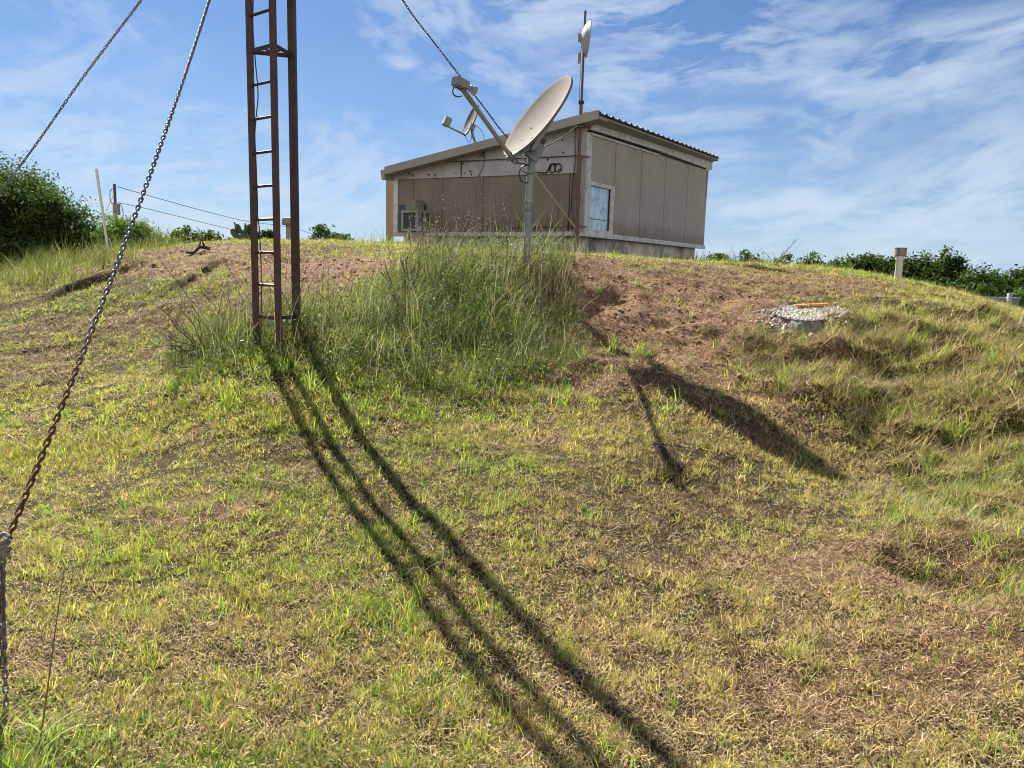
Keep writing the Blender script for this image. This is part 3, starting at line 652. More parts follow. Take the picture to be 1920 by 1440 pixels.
ztR = lambda u: onw(WR, 1106, 252)[1] + (onw(WR, 1323.5, 319)[1] - onw(WR, 1106, 252)[1]) * u / LR
# solid core: a prism, roof falling to the left
zA = onw(WR, 1110, 236)[1]; zC = onw(WL, 742, 322)[1]
C3 = Vector((C2.x + C1.x - C0.x, C2.y + C1.y - C0.y, 0))
ins = .02
mb = MB(); cc = (C0 + C1 + C2 + C3) / 4
def inn(p, z): 
    q = Vector((p.x, p.y, 0)); c_ = Vector((cc.x, cc.y, 0)); v = (c_ - q).normalized() * .04; return Vector((q.x + v.x, q.y + v.y, z))
mb.quadbox([inn(C0, ZB), inn(C1, ZB), inn(C3, ZB), inn(C2, ZB), inn(C0, zA), inn(C1, zA), inn(C3, zC), inn(C2, zC)])
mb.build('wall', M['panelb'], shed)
# foundation
mb = MB()
fpt = [C0 + (WR[1] * .12 - WR[2] * .10 - WL[2] * .06), C1 - WR[1] * .35 - WR[2] * .10, C3, C2 - WL[1] * .2 - WL[2] * .1]
mb.quadbox([Vector((p.x, p.y, ZB - 1.2)) for p in fpt] + [Vector((p.x, p.y, ZB - .02)) for p in fpt])
fo = mb.build('foundation', M['concrete'], shed)
# right wall panels
u_b = [onw(WR, px, 380)[0] for px in (1104, 1148.5, 1198, 1243, 1285.5)] + [LR]
zb_r = lambda u: ZB + .05
wtop = onw(WR, 1100, 338)[1]; wbot = onw(WR, 1094, 437)[1]
for i in range(5):
    a, b = u_b[i] + .017, u_b[i + 1] - .017
    mb = MB(); z0 = zb_r(0)
    if i == 0: z0 = wtop + .01
    wq(mb, WR, [(a, z0), (b, z0), (b, ztR(b)), (a, ztR(a))], .002 + .003 * (i % 2), .03)
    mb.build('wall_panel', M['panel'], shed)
mb = MB(); wq(mb, WR, [(0, ZB), (LR, ZB), (LR, ztR(LR)), (0, ztR(0))], -.03, -.002); mb.build('wall_backing', M['dark'], shed)
# corner board, bottom trim
mb = MB(); wq(mb, WR, [(-.02, ZB), (u_b[0] - .01, ZB), (u_b[0] - .01, ztR(0) + .02), (-.02, ztR(0) + .02)], -.02, .04); mb.build('corner_board', M['trim'], shed)
mb = MB(); wq(mb, WR, [(-.03, ZB - .06), (LR + .05, ZB - .06), (LR + .05, ZB + .045), (-.03, ZB + .045)], -.02, .055); mb.build('sill_board', M['trim'], shed, bevel=.006)
# fascia on the high side
mb = MB(); ff = [(1110, 243), (1242, 284.5), (1242, 270.5), (1110, 228.5)]; wpx(mb, WR, ff, .02, .10); mb.build('fascia_board', M['trim'], shed, bevel=.005)
mb = MB(); ff = [(1242.6, 285), (1335.5, 319), (1336, 304.5), (1242.6, 270.5)]; wpx(mb, WR, ff, .02, .095); mb.build('fascia_board', M['trim'], shed, bevel=.005)
mb = MB(); wpx(mb, WR, [(1109, 247.5), (1236, 289), (1236, 285), (1109, 243.5)], .0, .05); mb.build('gap_strip', M['dark'], shed)
mb = MB(); wpx(mb, WR, [(1108, 252), (1236, 292), (1236, 289), (1108, 248)], .0, .06); mb.build('trim_strip', M['trim'], shed)
mb = MB(); wpx(mb, WR, [(1321, 379), (1324.5, 379), (1329, 319), (1325, 319)], -.05, .03); mb.build('corner_board', M['trim'], shed)
# window
mb = MB(); fr = [onw(WR, x, y, .05) for x, y in ((1092, 434), (1137.5, 439), (1143, 344.5), (1100, 337))]
gl = [onw(WR, x, y, .02) for x, y in ((1096.5, 426), (1128.5, 430), (1134, 347.5), (1103.5, 343))]
u0, u1 = fr[0][0] + .02, u_b[1] - .012; z0, z1 = wbot - .02, wtop; g0, g1 = u0 + .10, u1 - .14; h0, h1 = z0 + .12, z1 - .09
for q in ([(u0, z0), (g0, z0), (g0, z1), (u0, z1)], [(g1, z0), (u1, z0), (u1, z1), (g1, z1)]): wq(mb, WR, q, -.02, .05)
for q in ([(g0, z0), (g1, z0), (g1, h0), (g0, h0)], [(g0, h1), (g1, h1), (g1, z1), (g0, z1)]): wq(mb, WR, q, -.02, .048)
win = mb.build('window', M['trim'], shed, bevel=.004)
mb = MB(); wq(mb, WR, [(u0 - .03, z0 - .05), (u1 + .03, z0 - .05), (u1 + .03, z0), (u0 - .03, z0)], 0, .09); sl = mb.build('sill', M['trim'], win)
mb = MB(); wq(mb, WR, [(g0, h0), (g1, h0), (g1, h1), (g0, h1)], -.015, .0); pn = mb.build('pane', M['glass'], win)
mb = MB(); zz = h0 + (h1 - h0) * .24; wq(mb, WR, [(g0, zz), (g1, zz), (g1, zz + .012), (g0, zz + .012)], .0, .008)
wq(mb, WR, [(g1 - .05, h0), (g1, h0), (g1, h1), (g1 - .05, h1)], .0, .012); mb.build('sash_bar', M['dark'], win)
for o in (sl, pn, bpy.data.objects[-1] if False else None):
    pass
# left (gable) wall: lower panels, battens, lap siding
lap_b = lambda u: onw(WL, 1085, 325)[1] + (onw(WL, 742, 337)[1] - onw(WL, 1085, 325)[1]) * u / LL
rk_b = lambda u: onw(WL, 1095, 228, .1)[1] + (onw(WL, 735, 324, .1)[1] - onw(WL, 1095, 228, .1)[1]) * u / LL
ub = [0.0] + [onw(WL, px, 380)[0] for px in (1068, 905, 829, 775.5)] + [LL - .1]
for i in range(5):
    a, b = ub[i] + .012, ub[i + 1] - .012; mb = MB()
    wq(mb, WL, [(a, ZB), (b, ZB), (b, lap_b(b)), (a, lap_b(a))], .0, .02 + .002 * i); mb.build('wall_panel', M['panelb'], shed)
for u in ub[2:5]:
  mb = MB(); wq(mb, WL, [(u - .025, ZB), (u + .025, ZB), (u + .025, lap_b(u)), (u - .025, lap_b(u))], .034, .05); mb.build('batten', M['panelb'], shed)
mb = MB(); wq(mb, WL, [(0, ZB), (LL, ZB), (LL, lap_b(LL)), (0, lap_b(0))], -.03, -.002); mb.build('wall_backing', M['dark'], shed)
# lap boards: each board tilts out towards its bottom
zl = [lap_b, lambda u: lap_b(u) + .36 , lambda u: lap_b(u) + .74, lambda u: lap_b(u) + 1.12]
O, d, n, L = WL
def lapboard(k):
    zb0, zt0 = zl[k], (zl[k + 1] if k < 3 else (lambda u: 99))
    pts_t = []; pts_b = []; N = 40
    for i in range(N + 1):
        u = LL * i / N; top = min(zt0(u) + .02, rk_b(u) + .05); bot = zb0(u)
        if top - bot < .01: break
        pts_b.append((u, bot)); pts_t.append((u, top))
    mb = MB(); V = []
    for (u, b), (_, t_) in zip(pts_b, pts_t):
        q = O + d * u; V.append([mb.bm.verts.new(q + n * .055 + Vector((0, 0, b))), mb.bm.verts.new(q + n * .03 + Vector((0, 0, t_))), mb.bm.verts.new(q + Vector((0, 0, t_))), mb.bm.verts.new(q + Vector((0, 0, b)))])
    for A_, B_ in zip(V, V[1:]):
        for j in range(4): mb.bm.faces.new((A_[j], A_[(j + 1) % 4], B_[(j + 1) % 4], B_[j]))
    mb.bm.faces.new(V[0]); mb.bm.faces.new(V[-1][::-1])
    return mb.build('lap_board', M['lap'], shed)
for k in range(4):
    try: lapboard(k)
    except Exception as e: print('lap', k, e)
mb = MB(); uu = onw(WL, 868, 320)[0]; wq(mb, WL, [(uu, lap_b(uu) - .01), (uu + .02, lap_b(uu) - .01), (uu + .02, lap_b(uu) + .33), (uu, lap_b(uu) + .33)], .05, .062); mb.build('board_joint', M['dark'], shed)
mb = MB(); wq(mb, WL, [(LL - .1, ZB - .05), (LL + .02, ZB - .05), (LL + .02, lap_b(LL)), (LL - .1, lap_b(LL))], -.02, .04); mb.build('corner_board', M['trim'], shed)
mb = MB(); wq(mb, WL, [(-.06, ZB - .06), (LL, ZB - .06), (LL, ZB + .03), (-.06, ZB + .03)], -.02, .05); mb.build('sill_board', M['lap'], shed)
mb = MB(); wq(mb, WL, [(-.06, ZB - .04), (.10, ZB - .04), (.10, lap_b(0) + 1.2), (-.06, lap_b(0) + 1.2)], .03, .068); mb.build('corner_board', M['lap'], shed)
# nails in the lap boards
rr = random.Random(4)
for i in range(26):
    u = rr.uniform(.1, LL - .3); z = lap_b(u) + rr.choice([.08, .05, .3, .42, .68, .12]); 
    if z > rk_b(u) - .08: continue
    q = O + d * u + n * .057 + Vector((0, 0, z)); mb = MB(); mb.box(q, d, n, (0, 0, 1), rr.uniform(.02, .05), .008, rr.uniform(.02, .05)); mb.build('knot', M['black'], shed)
# window opening behind the air conditioner
mb = MB(); wpx(mb, WL, [(747, 433), (800, 434), (800, 384), (747, 384)], .028, .034); mb.build('blocked_window', mat_simple('blue_dark_board', (.07, .09, .12), .5), shed)

# roof: corrugated sheet, ribs run down the slope
R0 = at(1124, 211, 16.02); R1 = at(1351, 296, 22.3); R2 = at(723, 317, 18.7)
R1.z = R0.z + (R1.z - R0.z); e1 = R1 - R0; e2 = R2 - R0; Rn = e1.cross(e2).normalized()
if Rn.z < 0: Rn = -Rn
mb = MB(); nr = 25; per = 8; rows = []
for j in range(2):
    row = []
    for i in range(nr * per + 1):
        f = i / (nr * per); ph = (i % per) / per
        h = .034 * (1 if ph < .22 else (1 - (ph - .22) / .12 if ph < .34 else (0 if ph < .88 else (ph - .88) / .12)))
        row.append((R0 + e1 * f + e2 * j * 1.0 + Rn * h))
    rows.append(row)
vt = [[mb.bm.verts.new(p) for p in r] for r in rows]; vb = [[mb.bm.verts.new(p - Rn * .012) for p in r] for r in rows]
m_ = len(rows[0])
for i in range(m_ - 1):
    mb.bm.faces.new((vt[0][i], vt[0][i+1], vt[1][i+1], vt[1][i])); mb.bm.faces.new((vb[0][i], vb[1][i], vb[1][i+1], vb[0][i+1]))
    for j in (0, 1): mb.bm.faces.new((vt[j][i], vb[j][i], vb[j][i+1], vt[j][i+1]))
mb.bm.faces.new((vt[0][0], vt[1][0], vb[1][0], vb[0][0])); mb.bm.faces.new((vt[0][-1], vt[1][-1], vb[1][-1], vb[0][-1]))
roof = mb.build('roof', M['roof'], shed)
# deck under the sheet and beam over the fascia
mb = MB(); dn = Vector((0, 0, -1))
a, b = R0 + dn * .03, R1 + dn * .03; e2n = e2.normalized()
mb.quadbox([a + dn * .035 + e2n * .05, b + dn * .035 + e2n * .05, b + e2 + dn * .035, a + e2 + dn * .035, a + e2n * .05, b + e2n * .05, b + e2, a + e2]); mb.build('soffit', M['rake'], shed)
mb = MB(); wpx(mb, WR, [(1110, 229.5), (1336, 306), (1336, 294), (1112, 219)], -.2, .07); mb.build('beam', M['roof'], shed)
# rake trim on the gable
mb = MB(); g = (R2 - R0).normalized(); out = -e1.normalized()
p0 = R0 + out * .012; p1 = R2 + out * .012
mb.quadbox([p0 + dn * .125, p1 + dn * .125, p1 + dn * .125 + out * .025, p0 + dn * .125 + out * .025, p0 + Rn * .05, p1 + Rn * .05, p1 + Rn * .05 + out * .025, p0 + Rn * .05 + out * .025])
mb.build('rake_trim', M['rake'], shed)
mb = MB()   # soffit between rake and wall
mb.quadbox([p0 + dn * .118, p1 + dn * .118, p1 + dn * .118 + e1.normalized() * .4, p0 + dn * .118 + e1.normalized() * .4, p0 + dn * .09, p1 + dn * .09, p1 + dn * .09 + e1.normalized() * .4, p0 + dn * .09 + e1.normalized() * .4]); mb.build('soffit', M['rake'], shed)
mb = MB(); q = R2 + g * .03; ex = e1.normalized()
mb.quadbox([q + dn * .22, q + dn * .22 + g * .09, q + dn * .22 + g * .09 + e1, q + dn * .22 + e1, q + dn * .0 - g * 0, q + g * .13, q + g * .13 + e1, q + e1]); mb.build('gutter', M['rake'], shed)
# porch post left of the gable
mb = MB(); pb = at(731, 440, 19.4); pt = at(731, 338, 19.4); mb.box((pb + pt) / 2 + Vector((0, 0, -.15)), d, n, (0, 0, 1), .16, .12, pt.z - pb.z + .5); mb.build('porch_post', M['post'], shed, bevel=.008)

# downspout wire on the post
def cable(name, P, r, mat, label, cat, n=6, group=None, parent=None):
    # smooth through control points
    pts_ = []; P = [Vector(p) for p in P]; Q = [P[0]] + P + [P[-1]]
    for i in range(1, len(Q) - 2):
        for k in range(6):
            s = k / 6; a_, b_, c_, d_ = Q[i-1], Q[i], Q[i+1], Q[i+2]
            pts_.append(.5 * ((2*b_) + (c_ - a_) * s + (2*a_ - 5*b_ + 4*c_ - d_) * s*s + (-a_ + 3*b_ - 3*c_ + d_) * s**3))
    pts_.append(P[-1]); mb = MB(); mb.tube(pts_, r, n); o = mb.build(name, mat, parent, smooth=True)
    if label: tag(o, label, cat, group)
    return o
def ow(px, py, o=.07): 
    u, z = onw(WL, px, py, o); return WL[0] + WL[1] * u + WL[2] * o + Vector((0, 0, z))
cable('wall_cable', [ow(790, 306), ow(840, 303.5), ow(900, 301), ow(960, 298), ow(1000, 296), ow(1050, 294), ow(1086, 291.5)], .008, M['black'], 'thin black cable running level along the gable lap boards', 'cable')
cable('antenna_lead', [ow(905, 300), ow(906, 312), ow(902, 322), ow(897, 330), ow(897, 331)], .007, M['black'], 'short black lead hanging from the small dish mount down the lap boards', 'cable')
cable('coiled_cable', [ow(994, 320, .2), ow(1010, 323.5, .08), ow(1024, 323.5), ow(1028, 318), ow(1031, 310), ow(1036, 307), ow(1041, 312), ow(1040, 320), ow(1035, 323.5), ow(1031, 319), ow(1034, 309), ow(1041, 306.5), ow(1040, 314), ow(1042, 321), ow(1048, 322), ow(1052.5, 316), ow(1050, 308), ow(1045, 307), ow(1041, 312)], .012, M['black'], 'black cable coiled into two loops on the lap boards beside the mast', 'cable')
cable('drop_cable', [ow(1079, 242, .12), ow(1078, 262, .12), ow(1078.5, 300, .10), ow(1074, 340, .08), ow(1070, 395, .06)], .011, M['black'], 'black cable hanging down the gable wall left of the mast', 'cable')
cable('floor_cable', [ow(1080, 418, .12), ow(1070, 424, .1), ow(1045, 426.5, .1), ow(1000, 426, .1), ow(960, 428, .1)], .011, M['black'], 'black cable sagging along the foot of the gable wall', 'cable')
mb = MB(); mb.tube([ow(974, 287, .3), ow(1079, 428, .55)], .022, 8); tag(mb.build('brace_pipe', M['tanpipe'], None, True), 'tan pipe leaning diagonally across the gable wall to the mast foot', 'pipe')

# air conditioner
ac0 = ow(767, 412, 0); 
u0, zt = onw(WL, 783.5, 394, .55); u1, zb = onw(WL, 752, 433, .55)
ac = thing('air_conditioner', ow(768, 433, .3), 'grey framed window air conditioner low on the left end of the gable wall', 'air conditioner')
mb = MB(); wq(mb, WL, [(u0 + .03, zb + .03), (u1 - .03, zb + .03), (u1 - .03, zt - .02), (u0 + .03, zt - .02)], .03, .51); mb.build('housing', mat_simple('ac_dark', (.06, .065, .07), .6), ac)
mb = MB(); t_ = .05
for q in ([(u0, zb), (u0 + t_ * 1.4, zb), (u0 + t_ * 1.4, zt), (u0, zt)], [(u1 - t_, zb), (u1, zb), (u1, zt), (u1 - t_, zt)]): wq(mb, WL, q, .50, .55)
for q in ([(u0 + t_ * 1.4, zb), (u1 - t_, zb), (u1 - t_, zb + t_), (u0 + t_ * 1.4, zb + t_)], [(u0 + t_ * 1.4, zt - t_), (u1 - t_, zt - t_), (u1 - t_, zt), (u0 + t_ * 1.4, zt)]): wq(mb, WL, q, .50, .548)
mb.build('front_frame', M['acgrey'], ac)
mb = MB()
for o0 in (.05, .28, .44): wq(mb, WL, [(u0, zb), (u0 + .028, zb), (u0 + .028, zt - .002), (u0, zt - .002)], o0 - .02, o0 + .035)
wq(mb, WL, [(u0 - .003, zt - .04), (u0 + .03, zt - .04), (u0 + .03, zt + .002), (u0 - .003, zt + .002)], .035, .495); mb.build('side_frame', M['acgrey'], ac)
mb = MB(); wq(mb, WL, [(u0, zt + .003), (u1, zt + .003), (u1, zt + .012), (u0, zt + .012)], .03, .5); mb.build('top_cover', M['plastic'], ac)
mb = MB()
for k in range(14):
    u = u0 + .09 + (u1 - u0 - .17) * k / 13; wq(mb, WL, [(u, zb + .05), (u + .008, zb + .05), (u + .008, zt - .05), (u, zt - .05)], .512, .52)
mb.build('grille', mat_simple('ac_fins', (.13, .135, .14), .5, .5), ac)
ua, za = onw(WL, 783, 376, .35); ub_, _ = onw(WL, 763, 376, .35)
mb = MB(); wq(mb, WL, [(ua, zt + .014), (ub_, zt + .014), (ub_ - .02, zt + .27), (ua + .01, zt + .25)], .10, .42); bx_ = mb.build('box', M['boxbrown'], None, bevel=.012)
tag(bx_, 'weathered olive brown box sitting on top of the air conditioner', 'box')

# ---------------------------------------------------------- mast at the gable corner
mbase = ow(1081, 436, .22); mbase.z -= .75; mt = at(1084.5, 20, mbase.y); mx = mt.x
mast = thing('radio_mast', mbase, 'tall thin rusty pipe mast standing against the gable corner', 'mast')
zj = at(1082, 300, mbase.y).z; mtop = Vector((mbase.x + .02, mbase.y, mt.z)); jj = Vector((mbase.x, mbase.y, zj))
mb = MB(); mb.tube([mbase, jj], .045, 12); mb.build('lower_pipe', M['mastrust'], mast, 'auto')
mb = MB(); z2 = at(1083, 190, mbase.y).z; mb.tube([jj, Vector((mbase.x + .006, mbase.y, z2))], .031, 12); mb.build('middle_pipe', M['mastrust'], mast, 'auto')
mb = MB(); mb.tube([Vector((mbase.x + .006, mbase.y, z2)), mtop], .024, 12); mb.build('upper_pipe', M['mastgrey'], mast, 'auto')
for py in (192, 236, 297, 370, 424):
    z = at(1082, py, mbase.y).z; mb = MB(); mb.lathe((mbase.x + .004, mbase.y, z), (0, 0, 1), [(.03, -.03), (.058, -.03), (.058, .03), (.03, .03)], 12); mb.build('clamp', M['black'] if py == 192 else M['mastrust'], mast)
for py in (236, 292, 424):
    z = at(1082, py, mbase.y).z; mb = MB(); mb.bar(Vector((mbase.x, mbase.y, z)), Vector((mbase.x, mbase.y, z)) - WL[2] * .24 + d * -.12, .03, .008, (0, 0, 1)); mb.build('bracket', M['mastrust'], mast)
mb = MB(); zc = at(1080, 109, mbase.y).z; mb.box((mbase.x - .072, mbase.y, zc), (1, 0, 0), (0, 1, 0), (0, 0, 1), .055, .07, .20); mb.build('junction_box', M['plastic'], mast, bevel=.006)
cable('mast_cable', [Vector((mbase.x - .035, mbase.y - .02, at(1081, py, mbase.y).z)) + Vector((random.uniform(-.008, .008), 0, 0)) for py in (75, 100, 130, 170, 215, 260, 300, 340, 400, 428)], .007, M['greycable'], None, None, parent=None)
mc = bpy.data.objects['mast_cable']; mc.parent = mast; mc.data.transform(Matrix.Translation(-mast.location))
# parabolic antenna near its top
ap = at(1099, 72, mbase.y); an = Vector((.99, .02, -.07)).normalized(); rd = .355
ant = thing('parabolic_antenna', Vector((mbase.x, mbase.y, ap.z)), 'small white parabolic antenna clamped near the top of the thin mast', 'antenna')
mb = MB(); mb.lathe(ap + an * .02, an, [(0.001, -.135), (.06, -.13), (.15, -.11), (.24, -.07), (.31, -.03), (rd, .01), (rd + .006, .012), (rd + .006, .03), (rd - .02, .035), (.25, .042), (.12, .048), (0.001, .05)], 40)
mb.build('reflector', M['white'], ant, 'auto')
mb = MB(); cb = ap - an * .12; mb.box((cb + Vector((mbase.x, mbase.y, ap.z))) / 2, (1, .2, 0), (0, 1, 0), (0, 0, 1), .17, .10, .15)
mb.box((mbase.x - .05, mbase.y - .0, ap.z + .03), (1, 0, 0), (0, 1, 0), (0, 0, 1), .04, .12, .03); mb.box((mbase.x - .05, mbase.y - .0, ap.z - .05), (1, 0, 0), (0, 1, 0), (0, 0, 1), .04, .12, .03)
mb.box((mbase.x - .075, mbase.y - .05, ap.z + .0), (1, 0, 0), (0, 1, 0), (0, 0, 1), .012, .02, .15)
mb.build('mount_bracket', M['dishback'], ant, bevel=.006)

# ---------------------------------------------------------- small dish on the gable
sdp = ow(904, 292, .08)
sm = thing('satellite_dish', sdp, 'small grey dish on a bent arm fixed to the gable under the roof edge', 'satellite dish')
Ys = sdp.y - .25
mb = MB(); mb.box(sdp - WL[2] * .0, d, n, (0, 0, 1), .12, .02, .2); mb.build('foot_plate', M['galv'], sm)
mb = MB(); mb.tube([sdp, at(897, 276, Ys + .1), at(889, 262, Ys), at(885.5, 250, Ys), at(885.5, 240, Ys)], .028, 10); mb.build('support_pipe', M['plastic'], sm, True)
c_ = at(882, 225, Ys); nn = Vector((-.80, -.38, .36)).normalized()
def dish_mesh(c, nrm, ra, rb, depth, upv, cut=0.0):
    """oval shallow bowl with a rolled rim, nrm is the open side"""
    u = Vector(upv); u = (u - nrm * u.dot(nrm)).normalized(); v = nrm.cross(u); mb = MB(); N = 56; rings = []
    prof = [(0, -depth), (.25, -depth * .93), (.5, -depth * .74), (.75, -depth * .42), (.93, -depth * .12), (1.0, .004), (1.012, .004), (1.015, -.022), (.985, -.02), (.93, -depth * .12 - .014), (.75, -depth * .42 - .014), (.5, -depth * .74 - .014), (.25, -depth * .93 - .014), (0, -depth - .014)]
    for r, h in prof:
        ring = []
        for k in range(N):
            t_ = 2 * math.pi * k / N; cx, sx = math.cos(t_), math.sin(t_)
            rr = 1 - cut * max(0, -cx) ** 6
            ring.append(mb.bm.verts.new(c + nrm * h + (u * cx * ra + v * sx * rb) * max(r, .002) * rr))
        rings.append(ring)
    for A_, B_ in zip(rings, rings[1:]):
        for k in range(N): mb.bm.faces.new((A_[k], A_[(k + 1) % N], B_[(k + 1) % N], B_[k]))
    return mb, u, v
mb, su, sv = dish_mesh(c_, nn, .36, .27, .05, (0, 0, 1)); mb.build('reflector', M['dish'], sm, 'auto')
mb = MB(); mb.box(at(885, 238, Ys), nn, sv, su, .12, .10, .14); mb.build('mount_bracket', M['galv'], sm, bevel=.01)
mb = MB(); a1 = at(872, 253, Ys - .05); a2 = at(841, 238, Ys - .25); mb.tube([c_ - su * .33 - nn * .01, a1, a2, at(836, 235, Ys - .27), at(836, 226, Ys - .27)], .019, 8); mb.build('feed_arm', M['plastic'], sm, True)
mb = MB(); mb.box(at(838, 228.5, Ys - .27), nn, sv, su, .15, .16, .19); mb.build('receiver', M['plastic'], sm, bevel=.015)
cable('feed_cable', [a1, at(875, 262, Ys), at(880, 267, Ys), at(884, 258, Ys), at(886, 240, Ys), at(896, 238, Ys), at(906, 252, Ys), at(908, 272, Ys + .1), ow(907, 296, .1)], .006, M['black'], None, None)
fc_ = bpy.data.objects['feed_cable']; fc_.parent = sm; fc_.data.transform(Matrix.Translation(-sm.location))

# ---------------------------------------------------------- big dish on its pole
YD = 9.0
pb = gpx(986, 490); pb = Vector((at(986, 487, 9.35).x, 9.35, 0)); pb.z = float(Gsm(np.array([pb.x]), np.array([pb.y]))[0]) - .1
ptop = at(997, 283, 9.25)
bd = thing('big_satellite_dish', pb, 'large beige oval satellite dish with long feed arm on a galvanised pole', 'satellite dish')
mb = MB(); mid = pb.lerp(ptop, .60)
mb.tube([pb, mid], .041, 16); mb.build('pole', M['galv'], bd, 'auto')
mb = MB(); mb.tube([mid, ptop], .047, 16); mb.lathe(mid, (0, 0, 1), [(.04, -.01), (.052, -.01), (.052, .02), (.045, .02)], 16); mb.build('pole_sleeve', mat_simple('dark_galvanised', (.26, .29, .29), .45, .6, .2, 10), bd, 'auto')
nd = Vector((-.74, -.36, .57)).normalized(); dc = at(1006, 219, 9.0)
def fitdish():
    up = Vector((0, 0, 1)); return dish_mesh(dc, nd, .565, .50, .085, up, .06)
mb, bu, bv = fitdish(); dobj = mb.build('reflector', M['dish'], bd, 'auto')
# screws
for a_, b_ in ((-.52, .06), (-.30, -.12), (-.27, .18), (-.05, .2)):
    mb = MB(); mb.lathe(dc + bu * a_ * .9 + bv * b_ - nd * .055, nd, [(.012, 0), (.012, .006), (.001, .008)], 8); mb.build('screw', M['greycable'], bd)
low = dc - bu * .55; back = dc - nd * .10 - bu * .16
mb = MB(); mb.box(back - nd * .03, bu, bv, nd, .42, .26, .05); mb.bar(back - nd * .06 - bv * .1, ptop, .12, .02, nd); mb.bar(back - nd * .06 + bv * .1, ptop, .12, .02, nd)
mb.build('mount_frame', M['dishback'], bd, bevel=.006)
mb = MB(); yoke = at(1003, 281, 8.98); mb.box(yoke, Vector((.77, .1, -.5)), Vector((.45, .0, .85)), Vector((0, 1, 0)), .17, .20, .012)
mb.box(yoke + Vector((0, .12, 0)), Vector((.77, .1, -.5)), Vector((.45, .0, .85)), Vector((0, 1, 0)), .17, .20, .012); mb.lathe(yoke - Vector((0, .008, 0)), (0, -1, 0), [(.05, 0), (.05, .012), (.02, .014), (.02, .03), (.001, .03)], 16)
mb.box(yoke + Vector((0, .06, -.02)), (1, 0, 0), (0, 1, 0), (0, 0, 1), .12, .11, .12); mb.build('swivel_plate', M['galv'], bd, bevel=.004)
armA = at(956, 291, 8.72); armB = at(871, 172, 8.15)
mb = MB(); mb.box((armA + low) / 2 - nd * .03, (armB - armA), bv, nd, .18, .12, .05); mb.bar(armA - Vector((0,0,.03)), back - nd * .05 - bu * .1, .14, .05, bv); mb.build('arm_bracket', mat_simple('arm_bracket_steel', (.20, .22, .21), .5, .5, .2, 10), bd, bevel=.006)
mb = MB(); mb.tube([armA - (armB - armA).normalized() * .12, armB], .024, 4 if False else 10); mb.build('feed_arm', M['plastic'], bd, 'auto')
tip = at(866, 159, 8.12); ax = (at(886, 169, 8.25) - at(850, 150, 8.05)).normalized(); upx = Vector((0, 0, 1)); upx = (upx - ax * upx.dot(ax)).normalized(); sd_ = ax.cross(upx)
mb = MB(); mb.box(armB + (armA - armB).normalized() * .09, (armB - armA), sd_, ax, .22, .06, .065); mb.build('arm_head', M['plastic'], bd, bevel=.006)
mb = MB(); cen = at(863.5, 156.5, 8.12); mb.box(cen, ax, sd_, upx, .165, .10, .085)
for k in range(5): mb.box(cen + ax * (-.06 + .03 * k) - upx * .048, ax, sd_, upx, .008, .09, .02)
rcv = mb.build('receiver', M['plastic'], bd, bevel=.006)
mb = MB(); mb.lathe(cen + ax * .08, ax, [(.028, 0), (.028, .055), (.036, .06), (.036, .075), (.030, .075), (.048, .115), (.050, .12), (.040, .118), (.001, .09)], 16); mb.build('feed_horn', M['dishback'], bd, 'auto')
cable('loop_cable', [at(850.5, 163, 8.1), at(849, 172, 8.1), at(852, 179, 8.12), at(860, 181.5, 8.15), at(867, 179.5, 8.17)], .007, M['black'], None, None)
cable('lead_cable', [at(955, 290, 8.75), at(958, 300, 8.75), at(966, 305, 8.8), at(980, 307, 9.0), at(991, 309, 9.2), at(980, 312, 9.2), at(974, 322, 9.2), at(974, 332, 9.2), at(980, 341, 9.2), at(990, 343, 9.25)], .008, M['black'], None, None)
cable('yoke_cable', [at(1010, 262, 9.05), at(1014, 273, 9.0), at(1013, 285, 9.0), at(1005, 293, 9.1), at(1000, 297, 9.2)], .007, M['black'], None, None)
for nm in ('loop_cable', 'lead_cable', 'yoke_cable'):
    o = bpy.data.objects[nm]; o.parent = bd; o.data.transform(Matrix.Translation(-bd.location))
for py in (320, 377):
    mb = MB(); q = pb.lerp(ptop, (487 - py) / (487 - 283)); mb.lathe(q, (0, 0, 1), [(.04, -.012), (.054, -.012), (.054, .012), (.04, .012)], 12); mb.build('pipe_clamp', M['greycable'], bd)

# ---------------------------------------------------------- lattice tower
Lg = [at(480, 594, 7.05), at(522, 598, 6.84), at(554, 594, 7.15)]
TOPZ = EYE + 8.5
tb = Vector((Lg[0].x, Lg[0].y, float(Gsm(np.array([Lg[0].x]), np.array([Lg[0].y]))[0])))
tower = thing('antenna_tower', tb, 'red oxide three legged steel tower with ladder rungs on one side', 'tower')
ctr = (Lg[0] + Lg[1] + Lg[2]) / 3
for p in Lg:
    g_ = float(Gsm(np.array([p.x]), np.array([p.y]))[0]) - .25; mb = MB()
    w = .062; o_ = (Vector((ctr.x - p.x, ctr.y - p.y, 0))).normalized()
    # equal angle section opening towards the middle
    a1 = Vector((1, 0, 0)); a2 = Vector((0, 1, 0)); sx = 1 if p is not Lg[2] else -1
    mb.box((p.x, p.y - .0, (g_ + TOPZ) / 2), a1, a2, (0, 0, 1), w, .007, TOPZ - g_)
    mb.box((p.x - sx * (w / 2 - .0035), p.y + w / 2 + .0036, (g_ + TOPZ) / 2), a1, a2, (0, 0, 1), .007, w, TOPZ - g_)
    mb.build('leg', M['oxide'], tower)
zr = [at(500, py, 6.95).z for py in (595, 533, 472, 411, 349, 286, 222, 157, 91, 24)]
dz = (zr[-1] - zr[0]) / 9; zk = [zr[0] + dz * k for k in range(int((TOPZ - zr[0]) / dz))]
